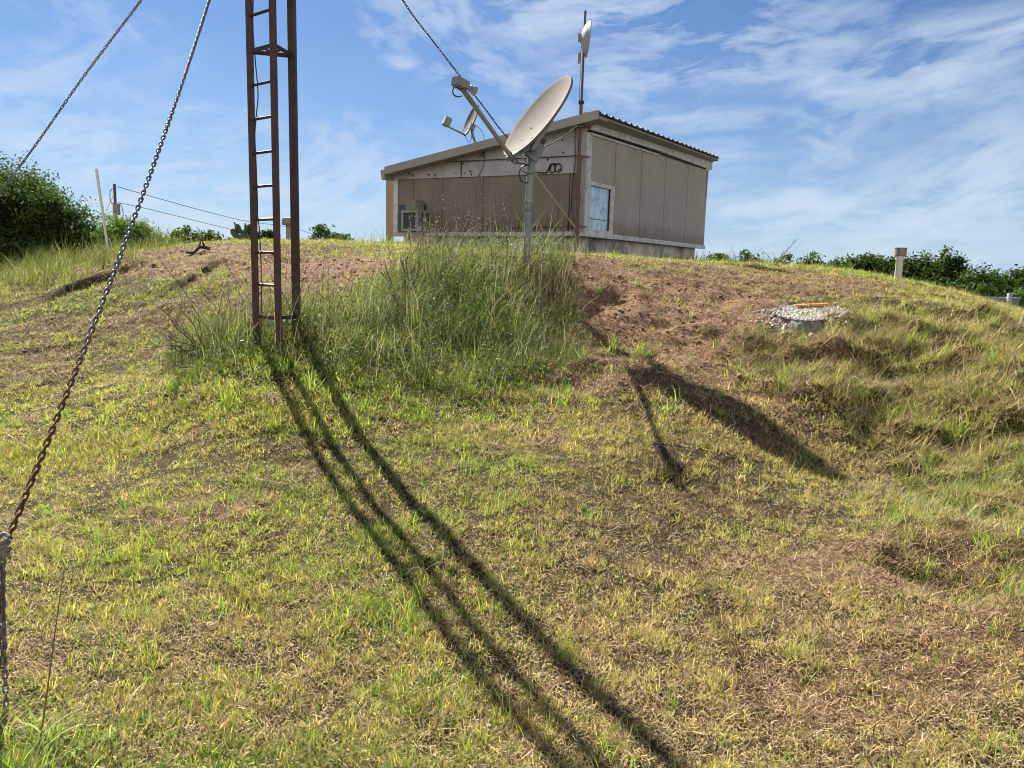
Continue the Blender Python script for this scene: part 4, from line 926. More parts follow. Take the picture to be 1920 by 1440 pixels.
for k, z in enumerate(zk):
    A_, B_, C_ = [Vector((p.x, p.y + .006, z)) for p in Lg]
    if k % 8 == 0:
        mb = MB()
        for a, b, o_ in ((A_, B_, 0), (B_, C_, .004), (C_, A_, -.004)):
            oo = Vector((0, 0, o_)); mb.bar(a + oo, b + oo, .036, .006, (0, 0, 1)); 
        mb.bar(A_.lerp(B_, .5) + Vector((0, .01, .007)), C_.lerp(A_, .45) + Vector((0, 0, .007)), .03, .005, (0, 1, 0)) if k else None
        mb.bar(B_.lerp(C_, .5) + Vector((0, .01, .011)), C_.lerp(A_, .45) + Vector((0, 0, .011)), .03, .005, (0, 1, 0)) if k else None
        mb.build('brace', M['oxide'], tower)
    else:
        mb = MB(); mb.tube([A_, B_], .0125, 8); mb.build('rung', M['oxide'], tower)
cable('cable', [Vector((Lg[0].x, Lg[0].y, 0)) + Vector((.03, -.01, at(480, py, 7.05).z)) + Vector((dx_, 0, 0)) for py, dx_ in ((-300, .0), (-60, .03), (0, .012), (60, .005), (120, .02), (175, .036), (215, .018), (255, .0), (300, .005), (380, .01), (405, .008), (430, .022), (460, .026), (500, .03), (560, .025), (600, .02), (650, .01))], .005, M['black'], None, None, parent=None)
o = bpy.data.objects['cable']; o.parent = tower; o.data.transform(Matrix.Translation(-tower.location))

# ---------------------------------------------------------- chains
def chain(name, P, label, mat, pitch=.0315, wire=.0042, half=.0125, group=None, cat='chain'):
    """links along a polyline, every other link turned a quarter"""
    P = [Vector(p) for p in P]; seg = [(P[i+1] - P[i]).length for i in range(len(P) - 1)]; T = sum(seg); n_ = max(2, int(T / pitch))
    ns, nr_ = 14, 6; base = []
    hl = pitch * .5 + wire + .0005 ; ww = half - wire
    path = []
    for k in range(ns):
        t_ = 2 * math.pi * k / ns; cx, sx = math.cos(t_), math.sin(t_)
        path.append((sx * ww, (hl - ww) * (1 if cx > 0.05 else (-1 if cx < -.05 else 0)) + cx * ww))
    cent = np.array(path); nxt = np.roll(cent, -1, 0) - np.roll(cent, 1, 0); nxt /= np.linalg.norm(nxt, axis=1)[:, None]; nrm = np.c_[nxt[:, 1], -nxt[:, 0]]
    V0 = []
    for k in range(ns):
        for j in range(nr_):
            a = 2 * math.pi * j / nr_; V0.append((cent[k, 0] + nrm[k, 0] * math.cos(a) * wire, math.sin(a) * wire, cent[k, 1] + nrm[k, 1] * math.cos(a) * wire))
    V0 = np.array(V0); F0 = np.array([(k * nr_ + j, ((k + 1) % ns) * nr_ + j, ((k + 1) % ns) * nr_ + (j + 1) % nr_, k * nr_ + (j + 1) % nr_) for k in range(ns) for j in range(nr_)])
    Vs = []; Fs = []; s = 0; i = 0; acc = 0; rg = random.Random(3); tw = .4
    for k in range(n_):
        s = (k + .5) * T / n_
        while i < len(seg) - 1 and s > acc + seg[i]: acc += seg[i]; i += 1
        p = P[i].lerp(P[i+1], (s - acc) / seg[i]); dd = (P[i+1] - P[i]).normalized()
        x = dd.cross(Vector((0, 1, .2))).normalized(); y = dd.cross(x); a = tw + (math.pi / 2 if k % 2 else 0) + rg.uniform(-.22, .22) + math.sin(k * .035) * .5
        X = x * math.cos(a) + y * math.sin(a); Y_ = dd.cross(X); Mx = np.array([X, Y_, dd])
        Vs.append(V0 @ Mx + np.array(p)); Fs.append(F0 + k * len(V0))
    o = mesh_np(name, np.concatenate(Vs), np.concatenate(Fs), mat, smooth=True); tag(o, label, cat, group); return o
def sagline(A_, B_, sag, n=40): return [A_.lerp(B_, k / n) - Vector((0, 0, sag * 4 * (k / n) * (1 - k / n))) for k in range(n + 1)]
topA = Vector((Lg[0].x, Lg[0].y, EYE + 3.25)); PA = at(10, 1022, 2.62)
midA = at(245, 450, 3.85)
def through(A_, mid, B_, n=40):
    """quadratic sag curve that passes the middle point"""
    ab = (B_ - A_); t_ = (mid.y - A_.y) / ab.y; sg = (A_.lerp(B_, t_) - mid).z / (4 * t_ * (1 - t_)); return sagline(A_, B_, sg, n), sg
lineA = sagline(PA, topA, .16, 60)
#PART3
chain('guy_chain', lineA, 'rusty guy chain rising from the lower left corner to the top of the red tower', M['chain'], group=None)
# lower chain hanging plumb from the rag to the ground
gA = gpx(14, 1438, 1.9); PB = at(13, 1420, 2.45)
chain('anchor_chain', [PA + Vector((-.012, 0, -.02)), at(6, 1180, 2.55), at(12, 1330, 2.5), at(14, 1430, 2.46), at(14, 1500, 2.44)], 'short chain hanging straight down from the rag at the left edge', M['chaingalv'], pitch=.024, wire=.0034, half=.0105)
chain('anchor_chain', [PA + Vector((-.018, 0.01, -.02)), at(2, 1120, 2.57), at(5, 1250, 2.53)], 'rusty doubled chain end tucked under the rag', M['chain'], pitch=.0315)
# rag knotted round the chain
mb = MB(); rg = random.Random(5)
for k in range(3):
    c0 = PA + Vector((rg.uniform(-.012, .006), -.01, .028 - .024 * k)); pts_ = []
    for i in range(15):
        a = 2 * math.pi * i / 14; pts_.append(c0 + Vector((math.cos(a) * .017, math.sin(a) * .015, math.sin(a + k) * .011)))
    mb.tube(pts_, .0075, 8)
for q in ((.03, -.045), (.012, -.06)):
    mb.tube([PA + Vector((0, -.02, -.02)), PA + Vector((q[0] * .7, -.028, q[1] * .5)), PA + Vector((q[0], -.02, q[1]))], .010, 8, r2=.003)
rag = mb.build('rag', M['cloth'], None, True); tag(rag, 'dirty white rag knotted round the rusty chain at the left edge', 'rag')

# chain to the far left anchor
tB = Vector((Lg[0].x, Lg[0].y, EYE + 3.95)); dB = Vector((-.98, .17, 0)).normalized()
def inplane(px, py, o, d_):
    n_ = Vector((d_.y, -d_.x, 0)); r = ray(px, py); e = Vector((0, 0, EYE)); return e + r * ((o - e).dot(n_) / r.dot(n_))
b1 = inplane(265, 0, tB, dB); b2 = inplane(152, 150, tB, dB); b3 = inplane(40, 308, tB, dB); b4 = b3 + (b3 - b2) * 1.9; b4.z = b3.z + (b3 - b2).z * 1.75
def smooth(P, k_=8):
    P = [Vector(p) for p in P]; Q = [P[0] * 2 - P[1]] + P + [P[-1] * 2 - P[-2]]; out_ = []
    for i in range(1, len(Q) - 2):
        for k in range(k_):
            s = k / k_; a_, b_, c_, d_ = Q[i-1], Q[i], Q[i+1], Q[i+2]
            out_.append(.5 * ((2*b_) + (c_ - a_) * s + (2*a_ - 5*b_ + 4*c_ - d_) * s*s + (-a_ + 3*b_ - 3*c_ + d_) * s**3))
    return out_ + [P[-1]]
chain('guy_chain', smooth([b1 + (b1 - b2) * 1.05, b1, b2, b3, b4]), 'grey guy chain running down from the tower to the left over the dark bush', M['chaingalv'])
# chain from the tower to the mast on the shed
dC = Vector((mbase.x - Lg[1].x, mbase.y - Lg[1].y, 0)).normalized(); oC = Vector((Lg[1].x, Lg[1].y, 0))
cpts = [inplane(px, py, oC, dC) for px, py in ((755, 0), (808, 72), (865, 146), (908, 202), (950, 256), (985, 277), (1014, 276), (1040, 266), (1062, 252), (1080, 238))]
cpts = [cpts[0] + (cpts[0] - cpts[1]) * 2.0 + Vector((0, 0, .2))] + cpts + [Vector((mbase.x, mbase.y - .03, cpts[-1].z + .02))]
chain('guy_chain', smooth(cpts), 'thin dark guy chain sagging from the tower behind the big dish to the mast', mat_simple('dark_chain', (.10, .11, .12), .45, .7, .2, 30))

# ---------------------------------------------------------- trees
def crown(name, parent, lobes, nclump, nleaf, size, c0, c1, gap=.75, fluff=.22, trans=True):
    Ps = []; Cs = []; vol = np.array([a[3] * a[4] * a[5] for a in lobes]) ** .667; vol = vol / vol.sum()
    for (cx, cy, cz, rx, ry, rz), f in zip(lobes, vol):
        k = int(nclump * f) + 1; dv = RNG.normal(0, 1, (k, 3)); dv /= np.linalg.norm(dv, axis=1)[:, None]
        r = RNG.uniform(gap * .55, 1.0, k) ** .6
        cen = np.array([cx, cy, cz]) + dv * r[:, None] * np.array([rx, ry, rz]) * RNG.uniform(.86, 1.1, (k, 1))
        tone = RNG.random(k); rr = min(rx, ry, rz) * fluff * RNG.uniform(.6, 1.35, k)
        m = nleaf // max(1, nclump)
        P = np.repeat(cen, m, 0) + RNG.normal(0, 1, (k * m, 3)) * np.repeat(rr, m)[:, None] * np.array([1, 1, .6])
        t = np.clip(np.repeat(tone, m) * .8 + RNG.normal(.1, .15, k * m), 0, 1)
        Ps.append(P); Cs.append(lerpc(c0, c1, t))
    P = np.concatenate(Ps); C = np.concatenate(Cs)
    g_ = Gsm(P[:, 0], P[:, 1]); k = P[:, 2] > g_ + .03; P, C = P[k], C[k]
    o = leaves(name, P, size * RNG.uniform(.6, 1.3, len(P)), C, M['leaf'], flat=.35, parent=parent, off=tuple(parent.location)); return o
def tree(name, base, lobes, nclump, nleaf, size, c0, c1, label, cat, group=None, gap=.7, fluff=.22, trunk_r=.12, seed=0):
    rg = random.Random(seed); t = thing(name, base, label, cat, group)
    crown('crown', t, lobes, nclump, nleaf, size, c0, c1, gap, fluff)
    mb = MB(); b = Vector(base) - Vector((0, 0, .3)); top = max(l[2] for l in lobes)
    for i, l in enumerate(lobes):
        c_ = Vector(l[:3]); m1 = b.lerp(c_, .45) + Vector((rg.uniform(-.2, .2), rg.uniform(-.2, .2), .1)) * l[3]
        mb.tube(smooth([b, m1, c_], 5), trunk_r * (1 if i == 0 else .6), 7, r2=trunk_r * .25)
        for k in range(4):
            e_ = c_ + Vector((rg.uniform(-.8, .8) * l[3], rg.uniform(-.8, .8) * l[4], rg.uniform(-.2, .85) * l[5])); mb.tube([m1.lerp(c_, .4), m1.lerp(e_, .6) + Vector((0, 0, .1)), e_], trunk_r * .35, 5, r2=trunk_r * .08)
    mb.build('trunk', M['bark'], t, True); return t
def gz(x, y): return float(Gsm(np.array([x]), np.array([y]))[0])
def lobe(px, py, Y, rx, rz, ry=None): p = at(px, py, Y); return (p.x, p.y, p.z, rx, ry or rx, rz)
DG0, DG1 = (.022, .048, .014), (.105, .165, .045)
p = at(-60, 450, 17.5)
tree('bush', (p.x, p.y, gz(p.x, p.y)), [lobe(-110, 405, 18, 2.2, 1.5), lobe(8, 396, 17.5, 1.15, 1.05), lobe(62, 408, 17.2, .95, .90), lobe(118, 432, 17, .70, .62), lobe(30, 480, 16.8, 1.5, .7), lobe(145, 470, 17, .42, .4), lobe(-200, 460, 17, 1.6, 1.2)], 1700, 140000, .044, (.016, .036, .011), (.085, .13, .038),
     'large dense dark green bush on the left bank', 'bush', gap=.6, fluff=.16, trunk_r=.10, seed=1)
p = at(235, 470, 21)
tree('bush', (p.x, p.y, gz(p.x, p.y)), [lobe(232, 440, 21, .62, .46), lobe(200, 455, 20.5, .45, .45), lobe(272, 448, 21, .50, .38), lobe(310, 460, 21, .4, .22)], 260, 22000, .035, (.07, .13, .025), (.20, .28, .07),
     'feathery light green bush in front of the utility pole', 'bush', gap=.3, fluff=.3, trunk_r=.03, seed=2)
def farrow(lst, group, names=None):
    for i, (px, top, Y, w, nm, lab, tone) in enumerate(lst):
        pt_ = at(px, top - 7, Y); g_ = gz(pt_.x, pt_.y); H = pt_.z - g_; rg = random.Random(i + 50); rx = w / F * Y * .5
        if H < .6: g_ = pt_.z - .6; H = .6
        L = [(pt_.x, pt_.y, pt_.z - H * .30, rx * .95, rx * .8, H * .30)]
        for k in range(5): L.append((pt_.x + rg.uniform(-.7, .7) * rx, pt_.y + rg.uniform(-.5, .5) * rx, g_ + H * rg.uniform(.3, .66), rx * rg.uniform(.55, .85), rx * .6, H * rg.uniform(.22, .34)))
        n_ = int(min(26000, 4000 + w * 210)); c0 = np.array(DG0) * (1 + tone) * .7; c1 = np.array(DG1) * (1 + tone * .8) * .62
        tree(nm, (pt_.x, pt_.y, g_), L, int(n_ / 28), n_, max(.06, .0030 * Y), c0, c1, lab, 'tree' if 'tree' in nm else 'bush', group, gap=.3, fluff=.21, trunk_r=.05 + H * .02, seed=i)
farrow([(1612, 483, 52, 84, 'tree', 'low rounded dark tree left of the white vent pipe on the right', .2),
        (1655, 481, 55, 84, 'tree', 'dark tree directly behind the white vent pipe with the metal cap', .1),
        (1722, 484, 50, 96, 'tree', 'low broad dark tree between the white vent pipe and the tallest pointed tree', .1),
        (1782, 474, 47, 70, 'pointed_tree', 'tallest dark tree with a pointed top behind the right flank', 0),
        (1828, 505, 45, 90, 'tree', 'dark tree just right of the tallest pointed tree', 0),
        (1872, 514, 60, 80, 'tree', 'flat topped dark tree near the right edge of the far row', .3),
        (1925, 513, 52, 90, 'tree', 'dark tree cut off by the right edge of the photo', .2),
        (1770, 535, 38, 110, 'tree', 'dark lower tree in front of the tallest pointed tree', -.05),
        (1850, 540, 36, 90, 'tree', 'dark lower tree above the pale grey tank', -.05),
        (1912, 548, 27, 50, 'shrub', 'bright green shrub beside the white post at the right edge', 1.1)], 'trees in the low ground beyond the right flank')
farrow([(1345, 482, 40, 56, 'shrub', 'small green shrub on the skyline just right of the shed', .5), (1400, 480, 42, 76, 'shrub', 'low green shrub on the skyline below the bare twigs', .4),
        (1462, 484, 45, 60, 'shrub', 'small dark shrub on the skyline right of the bare twigs', .3), (1522, 483, 45, 60, 'shrub', 'round dark green shrub on the skyline halfway to the white vent pipe', .3), (1572, 489, 50, 56, 'shrub', 'tiny shrub on the skyline left of the low rounded tree', .5)], 'shrubs on the skyline right of the shed')
farrow([(345, 434, 55, 70, 'shrub', 'low far shrub on the skyline left of the dead log', .6), (388, 440, 60, 70, 'shrub', 'faint far shrub on the skyline above the dead log', .7), (425, 453, 60, 34, 'shrub', 'tiny far shrub left of the prickly pear', .7),
        (605, 430, 42, 66, 'shrub', 'green far shrub right of the tower legs on the skyline', .7), (640, 441, 45, 50, 'shrub', 'low far shrub on the skyline right of the green far shrub', .8), (498, 432, 30, 40, 'shrub', 'dark leafy shrub seen between the tower legs', .2)], 'shrubs on the skyline left of the shed')
# far flat woodland
X = RNG.uniform(-500, 700, 30000); Y = RNG.uniform(90, 420, 30000)
cl = fbm(X, Y, 40, 101, 3) > .45; X, Y = X[cl], Y[cl]; k = 1
c = lerpc((.03, .06, .02), (.09, .13, .05), RNG.random(len(X)))
lv = leaves('far_woodland', np.c_[X, Y, -3.2 + RNG.beta(2, 1.3, len(X)) * 3.6], RNG.uniform(.7, 1.6, len(X)), c, M['leaf'], 'low far off green woodland along the horizon', 'woodland', flat=.2)

# ---------------------------------------------------------- poles, pipes, cactus
up = at(218, 420, 45); ut = at(218.5, 345, 45); g_ = gz(up.x, up.y)
pole = thing('utility_pole', (up.x, up.y, g_), 'dark wooden utility pole with a grey box standing behind the light green bush', 'utility pole')
mb = MB(); mb.tube([Vector((up.x, up.y, g_ - .5)), Vector((up.x, up.y, ut.z))], .10, 12, r2=.075); mb.build('pole', M['creo'], pole, 'auto')
bx = at(218.5, 393, 44.8); mb = MB(); mb.box(bx, (1, 0, 0), (0, 1, 0), (0, 0, 1), .34, .2, .60); mb.box(bx + Vector((0, .02, .32)), (1, 0, 0), (0, 1, 0), (0, 0, 1), .38, .24, .03); mb.build('service_box', M['plastic'], pole, bevel=.01)
cable('service_loop', [at(216, 353, 44.8), at(208, 356, 44.8), at(206, 368, 44.8), at(209, 381, 44.8), at(213, 380, 44.8)], .02, M['greycable'], None, None)
cable('service_lead', [at(225, 380, 44.8), at(229, 390, 44.8), at(231, 402, 44.8), at(228, 410, 44.8)], .02, M['greycable'], None, None)
for nm in ('service_loop', 'service_lead'): o = bpy.data.objects[nm]; o.parent = pole; o.data.transform(Matrix.Translation(-pole.location))
cable('power_line', [at(221, 350, 45), at(262, 362, 48), at(340, 384, 54), at(400, 400, 60), at(464, 415, 66), at(560, 430, 76), at(640, 462, 86)], .022, M['greycable'], 'upper thin power line from the utility pole towards the tower', 'power line')
cable('power_line', [at(222, 380, 45), at(262, 388, 48), at(340, 407, 54), at(400, 422, 60), at(435, 430, 63), at(520, 448, 72), at(600, 470, 80)], .020, M['greycable'], 'lower thin power line from the box on the utility pole', 'power line')
cable('power_line', [at(214, 364, 45), at(203, 386, 44), at(192, 406, 43), at(180, 422, 42), at(150, 470, 40)], .018, M['greycable'], 'power line dropping left from the utility pole behind the dark bush', 'power line')
a = at(180.5, 317, 13.2); b = at(204, 478, 13.0); mb = MB(); mb.tube([b + (b - a) * .06, a], .021, 10); tag(mb.build('leaning_pole', M['pvc'], None, 'auto'), 'thin pale pole leaning left on the left end of the crest', 'pole')

vb = at(544, 458, 16.8); vt_ = at(544, 420, 16.8); g_ = gz(vb.x, vb.y)
v = thing('vent_pipe', (vb.x, vb.y, g_), 'stubby grey vent pipe with a mushroom cap behind the tower legs', 'vent pipe')
mb = MB(); mb.lathe((vb.x, vb.y, g_ - .1), (0, 0, 1), [(.085, 0), (.08, vt_.z - g_ + .1), (.0, vt_.z - g_ + .1)], 20); mb.build('pipe', M['oldpipe'], v, 'auto')
mb = MB(); mb.lathe((vb.x, vb.y, vt_.z), (0, 0, 1), [(.08, -.03), (.15, -.02), (.165, .0), (.165, .035), (.155, .04), (.155, .055), (.165, .06), (.165, .09), (.14, .125), (.08, .14), (.001, .145)], 24); mb.build('cap', M['oldpipe'], v, 'auto')
wb = at(1684, 518, 12.3); wt = at(1686, 480, 12.3); g_ = gz(wb.x, wb.y)
v = thing('vent_pipe', (wb.x, wb.y, g_), 'white upright vent pipe with a rusty metal cap on the right of the crest', 'vent pipe')
mb = MB(); mb.lathe((wb.x, wb.y, min(g_, wb.z) - .15), (0, 0, 1), [(.056, 0), (.052, wt.z - min(g_, wb.z) + .15 - .07), (.06, wt.z - min(g_, wb.z) + .09), (.06, wt.z - min(g_, wb.z) + .16)], 20); mb.build('pipe', M['pvc'], v, 'auto')
mb = MB(); prof = []; N = 32; rings = []
for r, h in ((.075, 0), (.085, .005), (.085, .118), (.09, .12), (.09, .128), (.001, .13)):
    rings.append([mb.bm.verts.new((wb.x + .004 + math.cos(2*math.pi*k/N) * r * (1 - (.06 if k % 4 == 0 and r > .08 else 0)), wb.y + math.sin(2*math.pi*k/N) * r * (1 - (.06 if k % 4 == 0 else 0)), wt.z + h)) for k in range(N)])
for A_, B_ in zip(rings, rings[1:]):
    for k in range(N): mb.bm.faces.new((A_[k], A_[(k+1) % N], B_[(k+1) % N], B_[k]))
mb.build('cap', M['capmetal'], v, 'auto')

cb_ = at(452, 456, 17.5); g_ = gz(cb_.x, cb_.y)
cac = thing('prickly_pear', (cb_.x, cb_.y, g_), 'dark clump of prickly pear cactus left of the tower on the skyline', 'cactus')
rg = random.Random(9)
for i in range(22):
    lv_ = i % 3; px = 436 + rg.uniform(0, 40); py = 452 - lv_ * 11 - rg.uniform(0, 6); c_ = at(px, py, 17.5 + rg.uniform(-.25, .25)); r_ = rg.uniform(.07, .11)
    bm = bmesh.new(); bmesh.ops.create_uvsphere(bm, u_segments=12, v_segments=8, radius=1)
    bmesh.ops.transform(bm, matrix=Matrix.Translation(c_) @ Matrix.Rotation(rg.uniform(-.5, .5), 4, 'Y') @ Matrix.Rotation(rg.uniform(-1.2, 1.2), 4, 'Z') @ Matrix.Diagonal((r_ * .8, r_ * .18, r_ * 1.15, 1)), verts=bm.verts)
    m_b = MB(); m_b.bm.free(); m_b.bm = bm; m_b.build('pad', M['cactus'], cac, True)

# low concrete patch following the slope, broken clay on it
sl_ = at(1522, 583, 8.75)
def patch_slab(cx, cy, rx, ry):
    n, m = 96, 16; rg = np.random.default_rng(4); th = np.arange(n) / n * 6.28318
    edge = 1 + (fbm(np.cos(th) * 2 + 9, np.sin(th) * 2, .7, 9, 4) - .5) * .55
    V = [(cx, cy, float(Gsm(np.array([cx]), np.array([cy]))[0]) + .035)]; Fq = []
    for j in range(1, m + 1):
        f = j / m; X = cx + np.cos(th) * rx * f * edge; Y = cy + np.sin(th) * ry * f * edge
        Z = Gsm(X, Y) * .93 + .07 * float(Gsm(np.array([cx]), np.array([cy + .1]))[0]) + .035 * (1 - f ** 4) + (fbm(X, Y, .04, 14, 3) - .5) * .03 + rg.normal(0, .005, n) - (.08 if j == m else 0)
        V += list(zip(X, Y, Z))
    V = np.array(V); T = [(0, 1 + k, 1 + (k + 1) % n) for k in range(n)]
    for j in range(m - 1):
        a = 1 + j * n; b = a + n
        for k in range(n): k2 = (k + 1) % n; T += [(a + k, b + k, b + k2), (a + k, b + k2, a + k2)]
    return mesh_np('concrete_slab', V, T, M['conc2'])
tag(patch_slab(sl_.x, sl_.y, .44, .40), 'low pale rough concrete patch set in the brown slope below the crest', 'concrete slab')
def shard(px, py, w, l_, ang, lab):
    p = at(px, py, 9.0); p.z = gz(p.x, p.y) + .055; mb = MB(); rg = random.Random(int(px)); n = 7; ca, sa = math.cos(ang), math.sin(ang)
    ring = [(math.cos(6.283 * k / n) * w * rg.uniform(.7, 1.1), math.sin(6.283 * k / n) * l_ * rg.uniform(.7, 1.1)) for k in range(n)]
    lo = [mb.bm.verts.new((p.x + x * ca - y * sa, p.y + x * sa + y * ca, p.z - .008)) for x, y in ring]; hi = [mb.bm.verts.new((p.x + x * ca - y * sa, p.y + x * sa + y * ca, p.z + .016 + x * .06)) for x, y in ring]
    for k in range(n): mb.bm.faces.new((lo[k], lo[(k+1) % n], hi[(k+1) % n], hi[k]))
    mb.bm.faces.new(hi); mb.bm.faces.new(lo[::-1]); tag(mb.build('clay_shard', M['orange'], None), lab, 'clay shard', 'clay shards on the concrete lump')
shard(1509, 566, .12, .05, .1, 'orange clay shard at the left end of the concrete lump'); shard(1528, 564, .11, .06, -.1, 'orange clay shard in the middle of the concrete lump'); shard(1546, 566, .06, .04, .5, 'small orange clay shard at the right end of the concrete lump')

# dead log on the crest
a = at(350, 476, 12.2); b = at(392, 463, 12.6); lg = thing('dead_log', a, 'charred dead branch lying on the brown crest left of the tower', 'log')
a.z = gz(a.x, a.y) + .04; b.z = gz(b.x, b.y) + .06
mb = MB(); mb.tube(smooth([a, a.lerp(b, .3) + Vector((0, 0, -.03)), a.lerp(b, .6) + Vector((0, 0, .02)), b + Vector((0, 0, -.04))], 5), .018, 8, r2=.030); mb.build('trunk', mat_simple('charred_wood', (.05, .042, .038), .9, bump=.5, scale=14), lg, True)
mb = MB(); mb.tube([a.lerp(b, .55), a.lerp(b, .75) + Vector((0, -.1, .14))], .02, 6, r2=.008); mb.tube([a.lerp(b, .8), b + Vector((-.05, -.2, .12))], .022, 6, r2=.008); mb.build('branch', M['wood_dead'], lg, True)

# pale tank and white post in the low ground on the right
tp = at(1845, 570, 24); g_ = gz(tp.x, tp.y); tk = thing('water_tank', (tp.x, tp.y, g_), 'pale grey tank half hidden by grass at the right edge', 'tank')
mb = MB(); mb.lathe((tp.x, tp.y, g_), (0, 0, 1), [(.9, 0), (.9, tp.z + .18 - g_), (.92, tp.z + .19 - g_), (.92, tp.z + .22 - g_), (.86, tp.z + .22 - g_), (.84, tp.z + .1 - g_), (.001, tp.z + .1 - g_)], 40); mb.build('tank_shell', M['galv'], tk, 'auto')
for k in range(3):
    mb = MB(); zz = tp.z + .1 - .16 * k; mb.lathe((tp.x, tp.y, zz), (0, 0, 1), [(.9, -.015), (.915, 0), (.9, .015)], 40); mb.build('hoop', M['galv'], tk, True)
q = at(1893, 556, 23); g_ = gz(q.x, q.y); mb = MB(); mb.box((q.x, q.y, (g_ + q.z) / 2), (1, 0, 0), (0, 1, 0), (0, 0, 1), .11, .11, q.z - g_ + .2); tag(mb.build('fence_post', M['white'], None, bevel=.01), 'square white post at the right edge beside the pale tank', 'post')

# ---------------------------------------------------------- dead twigs and stems
def twigs(name, base, ends, r, mat, label, cat, seed, group=None, side=3, jag=.05):
    rg = random.Random(seed); mb = MB()
    for e_ in ends:
        L = (e_ - base).length; P = [base + Vector((rg.uniform(-.02, .02), rg.uniform(-.02, .02), 0))]
        for k in (.25, .5, .75): P.append(base.lerp(e_, k) + Vector((rg.uniform(-1, 1), rg.uniform(-1, 1), rg.uniform(.2, 1.6))) * jag * L)
        P.append(e_); S = smooth(P, 5); mb.tube(S, r, 5, r2=r * .35)
        for k in range(side):
            i = rg.randint(4, len(S) - 3); d_ = (S[i + 1] - S[i]).normalized(); v_ = (d_ + Vector((rg.uniform(-1, 1), rg.uniform(-1, 1), rg.uniform(-.2, 1))) * .8).normalized() * L * rg.uniform(.08, .25)
            mb.tube([S[i], S[i] + v_ * .6 + Vector((0, 0, -.005)), S[i] + v_], r * .5, 4, r2=r * .2)
    return tag(mb.build(name, mat, None, True), label, cat, group)
b = gpx(378, 668); twigs('bare_shrub', b, [at(298, 575, 7.0), at(340, 560, 7.1) , at(292, 622, 6.9), at(268, 652, 6.6), at(330, 600, 6.9), at(365, 590, 7.0), at(300, 655, 6.6)], .007, M['wood_dead'], 'bare dark shrub leaning left beside the tower base', 'shrub', 3, side=4)
b = gpx(372, 690); twigs('fallen_branch', b, [at(272, 688, 6.45), at(290, 700, 6.3)], .006, M['wood_dead'], 'dark dead branch lying left of the bare shrub', 'branch', 8)
b = gpx(762, 600); twigs('dead_weed', b, [at(750, 482, 8.3), at(768, 470, 8.4), at(722, 492, 8.3), at(790, 486, 8.4), at(708, 505, 8.2), at(778, 520, 8.3)], .008, mat_simple('black_stalk', (.045, .038, .035), .9), 'black dead weed stalks rising out of the tall grass right of the tower', 'weed', 5, side=7, jag=.04)
b = gpx(690, 640); twigs('dead_weed', b, [at(590, 545, 7.6), at(650, 560, 7.7), at(700, 540, 7.8), at(735, 555, 7.8)], .005, M['wood_dead'], 'thin grey dead weed stalks beside the right tower leg', 'weed', 6, side=6)
b = gpx(1005, 600); twigs('dead_weed', b, [at(1022, 440, 9.0), at(968, 520, 8.6), at(1040, 500, 8.8)], .006, M['wood_dead'], 'dark dead weed stalk just right of the dish pole', 'weed', 12, side=4, jag=.02)
b = at(1455, 500, 13); twigs('bare_twigs', b, [at(1497, 446, 13), at(1430, 470, 13), at(1478, 462, 13.2), at(1450, 475, 13), at(1520, 480, 13)], .006, M['wood_dead'], 'bare twigs sticking up against the sky right of the shed', 'twigs', 14, side=5, jag=.03)
stk = [(800, 890, 980, 850), (860, 895, 1060, 830), (960, 860, 1110, 828), (720, 800, 830, 812), (1180, 820, 1270, 850), (900, 840, 1080, 870), (1000, 880, 1130, 850), (1230, 700, 1310, 720), (1690, 890, 1800, 930), (480, 905, 560, 920), (760, 1090, 850, 1060), (1140, 1010, 1200, 975)]
sl_lab = ['pale stick lying lowest of the pile below the tall grass', 'long grey stick lying across the pile below the tall grass', 'grey stick at the upper right of the pile below the tall grass', 'short pale stick between the tower shadows near the tall grass', 'thin stick lying under the round dish shadow', 'curved grey stick in the middle of the pile', 'thin stick at the right end of the pile below the tall grass', 'short pale stick at the upper tip of the dish shadow', 'dry stick lying on the mat of grass at the right', 'pale stick beside the bare soil patch left of the tower shadows', 'pale stick lying between the middle and right tower shadows', 'thin pale stick right of the tower shadows in the middle of the lawn']
for i, (x0, y0, x1, y1) in enumerate(stk):
    p = gpx(x0, y0); q = gpx(x1, y1); rg = random.Random(i); P = []
    for k in range(6):
        v_ = p.lerp(q, k / 5); v_.x += rg.uniform(-.012, .012); v_.y += rg.uniform(-.03, .03); v_.z = float(Gd(np.array([v_.x]), np.array([v_.y]))[0]) + .018 + rg.uniform(0, .02); P.append(v_)
    mb = MB(); mb.tube(smooth(P, 4), .0042, 5, r2=.0018); m_ = P[3]
    mb.tube([m_, m_ + Vector((rg.uniform(-.1, .1), rg.uniform(-.12, .12), .02))], .0025, 4, r2=.001)
    tag(mb.build('stick', mat_simple('pale_stick', (.30, .26, .20), .85) if i == 0 else bpy.data.materials['pale_stick'], None, True), sl_lab[i], 'stick', 'dead sticks lying on the slope')
# long grass stem close to the camera
mb = MB(); mb.tube(smooth([at(62, 1470, 2.25), at(84, 1330, 2.3), at(104, 1180, 2.36), at(121, 1062, 2.42)], 8), .0032, 6, r2=.0012)
stem_ = mb.build('grass_stem', mat_simple('brown_stem', (.16, .12, .07), .7), None, True); tag(stem_, 'single tall brown grass stem close to the camera at lower left', 'grass stem')

